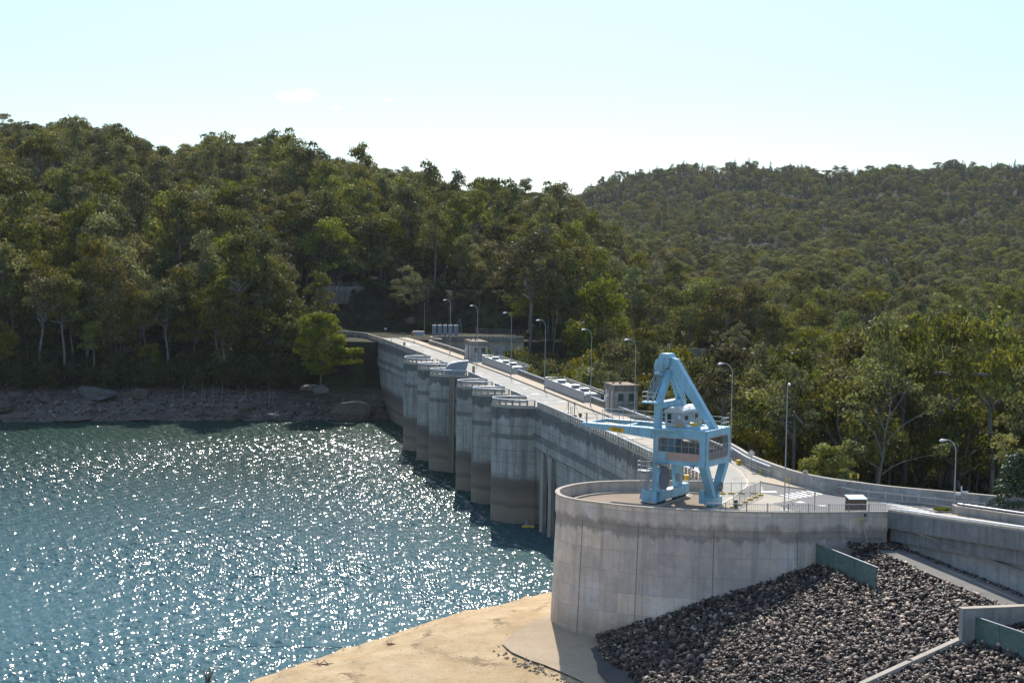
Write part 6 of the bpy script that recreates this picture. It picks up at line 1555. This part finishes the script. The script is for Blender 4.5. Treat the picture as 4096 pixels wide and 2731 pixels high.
# ---------------------------------------------------------------- boulders of the far shore
def boulder(cx, cy, w, h, Y, label, seed, tilt=0.0, mat='sandstone', depth=.8, grp='boulders on the far shore'):
    c = zat(cx, cy, Y); W = w/6500*Y/2; Hh = h/6500*Y/2
    if c.z-Hh < -17.2: Hh *= 1.5; c.z = -18+Hh*.55
    rs = np.random.RandomState(seed)
    b = bmesh.new(); bmesh.ops.create_icosphere(b, subdivisions=3, radius=1.0)
    V = np.array([v.co[:] for v in b.verts])
    V = np.sign(V)*np.abs(V)**.45
    for _ in range(13):
        nrm = rs.normal(size=3); nrm /= np.linalg.norm(nrm); dd = .62+.45*rs.rand(); s_ = V@nrm; V = V-np.where(s_ > dd, s_-dd, 0)[:, None]*nrm
    V += 0.05*np.sin(V[:, [1, 2, 0]]*7+seed)+0.03*np.sin(V[:, [2, 0, 1]]*17+seed*3)
    V *= np.array([W*.95, max(Hh, W*depth*.8), Hh])
    ct, st = math.cos(tilt), math.sin(tilt); X_ = V[:, 0]*ct-V[:, 2]*st; Z_ = V[:, 0]*st+V[:, 2]*ct; V[:, 0] = X_; V[:, 2] = Z_
    for v, co in zip(b.verts, V): v.co = co
    me = bpy.data.meshes.new('boulder'); b.to_mesh(me); b.free(); me.materials.append(M_(mat)); o = bpy.data.objects.new('boulder', me); COL.objects.link(o); o.location = c; tag(o, label, 'boulder', grp)
    return o
mat_rocky('grey_boulder', (.10, .095, .09), (.15, .14, .125), (.34, .33, .32), .6, .25)
mat_rocky('pale_rock', (.14, .125, .11), (.20, .18, .155), (.36, .33, .30), 1.2, .4)
BO = [(395, 1578, 170, 62, 386, 'largest long smooth grey boulder on the far shore', -.10, 'grey_boulder'), (555, 1575, 85, 50, 388, 'dark blocky boulder just right of the largest one', -.2, 'sandstone'),
      (925, 1650, 75, 42, 381, 'slanting boulder leaning up to the right near the water', .45, 'sandstone'), (990, 1632, 78, 46, 384, 'rounded brown boulder behind the slanting one', 0, 'sandstone'), (1018, 1608, 52, 26, 386, 'flat boulder topping the pile near the middle of the shore', -.2, 'sandstone'),
      (797, 1648, 42, 30, 381, 'small squarish boulder midway along the shore', .2, 'sandstone'), (1235, 1550, 85, 32, 392, 'pale flat rock block below the trees left of the dam', 0, 'pale_rock'), (1288, 1562, 70, 46, 391, 'pale angular boulder with a sunlit top near the dam', .3, 'pale_rock'),
      (20, 1625, 70, 44, 374, 'grey boulder at the left edge of the picture', .1, 'sandstone'), (60, 1580, 60, 30, 380, 'boulder above and right of the left-edge one', 0, 'sandstone'), (345, 1612, 95, 34, 380, 'dark slab under the largest boulder', -.1, 'sandstone'),
      (375, 1642, 40, 20, 376, 'little boulder close to the water under the dark slab', 0, 'sandstone'), (60, 1662, 150, 26, 372, 'low flat ledge at the water in the left corner', 0, 'sandstone'), (290, 1668, 190, 18, 374, 'long flat ledge along the water line', .02, 'sandstone'), (560, 1668, 150, 14, 377, 'thin ledge at the water right of the long flat one', 0, 'sandstone'),
      (1090, 1660, 60, 18, 381, 'low pale rocks at the water below the pile', 0, 'pale_rock'), (1400, 1635, 190, 66, 386, 'broad dark rock shelf against the foot of the dam', -.02, 'sandstone'), (180, 1598, 60, 30, 380, 'mid-sized boulder left of the largest one', .2, 'sandstone'), (690, 1625, 60, 24, 384, 'reddish boulder on the rubble right of the ledges', 0, 'sandstone')]
for i, (cx, cy, w, h, Y, l, tl, mt) in enumerate(BO): boulder(cx, cy, w, h, Y, l, 40+i, tl, mt)
pts = []
for i in range(6500):
    x = rr.uniform(-132, -30); y = 369+(x+116)*.2+rr.uniform(-1, 26); z = H(x, y)
    if -18.3 < z < -7.5: pts.append((x, y, z, rr.choice([.18, .25, .35, .5, .8])*rr.uniform(.7, 1.3)))
def mat_rub():
    t = NT('shore_rubble_stone'); a_ = t.n('ShaderNodeAttribute'); a_.attribute_name = 'tone'; p = t.pos(); n = t.noise(p, 2.5, 4, .6)
    c = t.ramp(a_.outputs['Fac'], [(0, (.05, .038, .03)), (.4, (.11, .085, .065)), (.6, (.15, .10, .065)), (.88, (.19, .165, .14)), (1, (.36, .33, .30))]); c = t.mix(t.rng(n, .4, .7, 0, .5), c, (.08, .065, .055)); t.col(c); t.rough(.9, .2)
mat_rub(); o = rock_mesh('shore_rubble', pts, M_('shore_rubble_stone'), 9); tag(o, 'broken rock and rubble covering the far bank above the water', 'rubble', kind='stuff')
# pale rock faces in the shaded cutting
for (cx, cy, w, h, l, s_) in ((1640, 1285, 48, 38, 'pale bedded rock face in the shade left of the cabinets', 3), (1330, 1330, 60, 20, 'low pale rock at the foot of the dark cutting', 5)):
    boulder(cx, cy, w, h, 446, l, s_, 0, 'sandstone', .5, 'rock faces in the cutting')
# dead saplings standing in the shallows of the bank
for i, px in enumerate(sorted(rr.uniform(680, 1130) for _ in range(9))):
    px = px; q = zat(px, 1600, 389+rr.uniform(-3, 5)); g = H(q.x, q.y); t = thing('bare_sapling', 'thin bare white sapling on the dark far bank, '+nth(i+1)+' from left', 'sapling', (q.x, q.y, g), 0, 'thin bare saplings on the far bank'); m = LMB(); h_ = rr.uniform(2.5, 6)
    m.tube([(0, 0, -.3), (rr.uniform(-.2, .2), 0, h_*.5), (rr.uniform(-.4, .4), 0, h_)], [.07, .05, .02], 5); m.build('stem', M_('dead_wood'), t)
# ---------------------------------------------------------------- trees of their own
def special(name, cl, leaf, s, per, seed, base, trunk, bark, label, droop=.45, flat=.75, limbs=8, lr=.14, grp=None):
    t = thing(name, label, 'tree', base, 0, grp); o = bpy.data.objects.new('crown', leaf_mesh(name+'_leaves', cl, s, per, M_(leaf), seed, droop, flat)); COL.objects.link(o); o.parent = t
    m = LMB(); rs = np.random.RandomState(seed); m.tube(catmull([Vector(p) for p in trunk], 3), [lr*2.0-(lr*1.2)*i/(len(trunk)*3-3) for i in range((len(trunk)-1)*3+1)], 7)
    for c in cl[:limbs]:
        f = rs.rand()*.55+.4; k = min(len(trunk)-2, int(f*(len(trunk)-1))); p0 = Vector(trunk[k]).lerp(Vector(trunk[k+1]), f*(len(trunk)-1)-k)
        P = limb_path(p0, c[:3], .8, rs); m.tube(P, [lr*(1-i/(len(P)-1))+.03 for i in range(len(P))], 5)
    m.build('trunk', M_(bark), t, smooth=True); return t
rt = random.Random(21)
def dome(n, R, z0, z1, r0, r1, sx=1.0, cone=0.0):
    out = []
    for i in range(n):
        a = i*2.4+rt.random(); q = math.sqrt(rt.random()); f = rt.random(); z = z0+(z1-z0)*f; rr_ = R*q*((1-f)**cone if cone else math.sqrt(max(.08, 1-((z-(z0+z1)*.5)/((z1-z0)*.56))**2)))
        out.append((math.cos(a)*rr_*sx, math.sin(a)*rr_, z, rt.uniform(r0, r1)))
    return out
q = zat(1282, 1500, 392); g = H(q.x, q.y); special('bright_gum_tree', dome(90, 5.8, 1.5, 15.2, 1.1, 2.0)+[(5+rt.random()*5, rt.uniform(-1, 1), 4.0+rt.random()*3.2, rt.uniform(.8, 1.4)) for _ in range(18)], 'bright_leaves', .30, 110, 61, (q.x, q.y, max(g, -9)), [(0, 0, -2), (.2, 0, 3), (0, 0, 9)], 'pale_bark', 'brightest yellow-green gum tree leaning over the bank left of the dam', limbs=14)
q = zat(1640, 1250, 452); special('dark_round_gum', dome(34, 5.6, 5, 15, 1.1, 1.9), 'gum_leaves_grey', .28, 66, 62, (q.x, q.y, 2.0), [(0, 0, -3), (.3, 0, 4), (0, 0, 10)], 'pale_bark', 'shaded round-crowned gum standing alone in front of the old hillside wall', limbs=10)
q = zat(3308, 1900, 200); special('round_tree', dome(58, 3.0, .8, 6.4, .7, 1.15, 1.12), 'round_leaves', .24, 120, 63, (q.x, q.y, -6.2), [(0, 0, -3), (0, 0, 2), (.2, 0, 4)], 'dark_bark', 'rounded yellow-green tree right behind the curved road wall', limbs=6, lr=.1)
q = zat(3385, 1950, 200); special('round_tree', dome(12, 1.0, .3, 2.0, .5, .8), 'round_leaves', .22, 70, 64, (q.x, q.y, -4.4), [(0, 0, -3), (0, 0, 1)], 'dark_bark', 'small yellow-green bush at the right foot of the rounded tree', limbs=2, lr=.06)
q = at(4052, 2052); special('glossy_tree', dome(90, 2.5, .3, 5.4, .5, .85, 1.0, .55), 'glossy_leaves', .20, 110, 65, (q.x+.5, q.y+.6, 0), [(0, 0, -.2), (0, 0, 2), (.1, 0, 4.8)], 'dark_bark', 'dark glossy-leaved conical tree at the right edge beside the road', limbs=5, lr=.08)
q = zat(4040, 1880, 176); special('gum_tree', dome(20, 2.6, 5.5, 8.4, .6, 1.0), 'round_leaves', .26, 50, 66, (q.x, q.y, -3.6), [(0, 0, -3), (0, 0, 3), (.2, 0, 6)], 'pale_bark', 'yellow-green crown rising behind the glossy tree at the right edge', limbs=8, lr=.08)
# big open white-limbed gum
base = zat(3522, 1992, 206)
LB = [[(0, 0, -4), (-.3, 0, 2), (.1, 0, 5.0), (.35, 0, 8.2), (.9, 0, 12), (.7, 0, 15.5)], [(.1, 0, 5), (-.9, 0, 8), (-3.2, .4, 10.6), (-4.6, .4, 11.4)], [(.2, 0, 6.6), (2.2, -.4, 9.2), (4.8, -.3, 10.8), (7.0, 0, 11.6)], [(0, 0, 3.0), (2.2, .3, 4.4), (5.2, .5, 5.3), (8.2, .4, 5.9)], [(.35, 0, 8.4), (-.8, .3, 11.4), (-2.0, .3, 14.0)], [(.6, 0, 10), (2.2, 0, 12.6), (3.2, 0, 14.6)], [(.1, 0, 3.6), (-1.6, .2, 4.6), (-3.4, .3, 6.0)]]
t = thing('white_limbed_gum', 'big open gum with bare white limbs spreading against the dark slope', 'tree', base); m = LMB()
for i, P in enumerate(LB): C_ = catmull([Vector(p) for p in P], 4); r0 = .26 if i == 0 else .11; m.tube(C_, [r0*(1-.85*k/(len(C_)-1)) for k in range(len(C_))], 7)
m.build('trunk', M_('pale_bark'), t, smooth=True)
cl = []
for P in LB:
    for k in range(12): e = P[-1]; cl.append((e[0]+rt.uniform(-1.6, 1.6), rt.uniform(-1.2, 1.2), e[2]+rt.uniform(-.9, 1.3), rt.uniform(.6, 1.1)))
o = bpy.data.objects.new('crown', leaf_mesh('white_gum_leaves', cl, .26, 24, M_('gum_leaves'), 67, .5, .7)); COL.objects.link(o); o.parent = t
# yellow-green plants by the far lamp post
for i, (px, l) in enumerate(((3752, 'low yellow-green plant, left of three by the right-hand lamp post'), (3776, 'low yellow-green plant, middle of three by the right-hand lamp post'), (3800, 'low yellow-green plant touching the foot of the right-hand lamp post'))):
    q = at(px, 2046); t = thing('yellow_plant', l, 'plant', (q.x, q.y, .05), 0, 'low yellow-green plants by the road'); o = bpy.data.objects.new('foliage', leaf_mesh('plant_leaves', [(rt.uniform(-.3, .3), rt.uniform(-.2, .2), .15, .28) for _ in range(6)], .16, 420, M_('bright_leaves'), 70+i)); COL.objects.link(o); o.parent = t

# ---------------------------------------------------------------- air
HAZE = 0.000026
hb = MB(); hb.box((0, 1250, 42), (4300, 2640, 208)); hz = hb.build('haze', None if False else bpy.data.materials.new('haze_air')); tag(hz, 'thin pale sunlit haze filling the valley', 'haze', kind='stuff')
hm = hz.data.materials[0]; hm.use_nodes = True; hn = hm.node_tree; hn.nodes.remove(hn.nodes['Principled BSDF']); pv = hn.nodes.new('ShaderNodeVolumePrincipled')
pv.inputs['Color'].default_value = (0.86, 0.93, 1.0, 1); pv.inputs['Density'].default_value = HAZE; pv.inputs['Anisotropy'].default_value = 0.3
hn.links.new(pv.outputs[0], hn.nodes['Material Output'].inputs['Volume'])
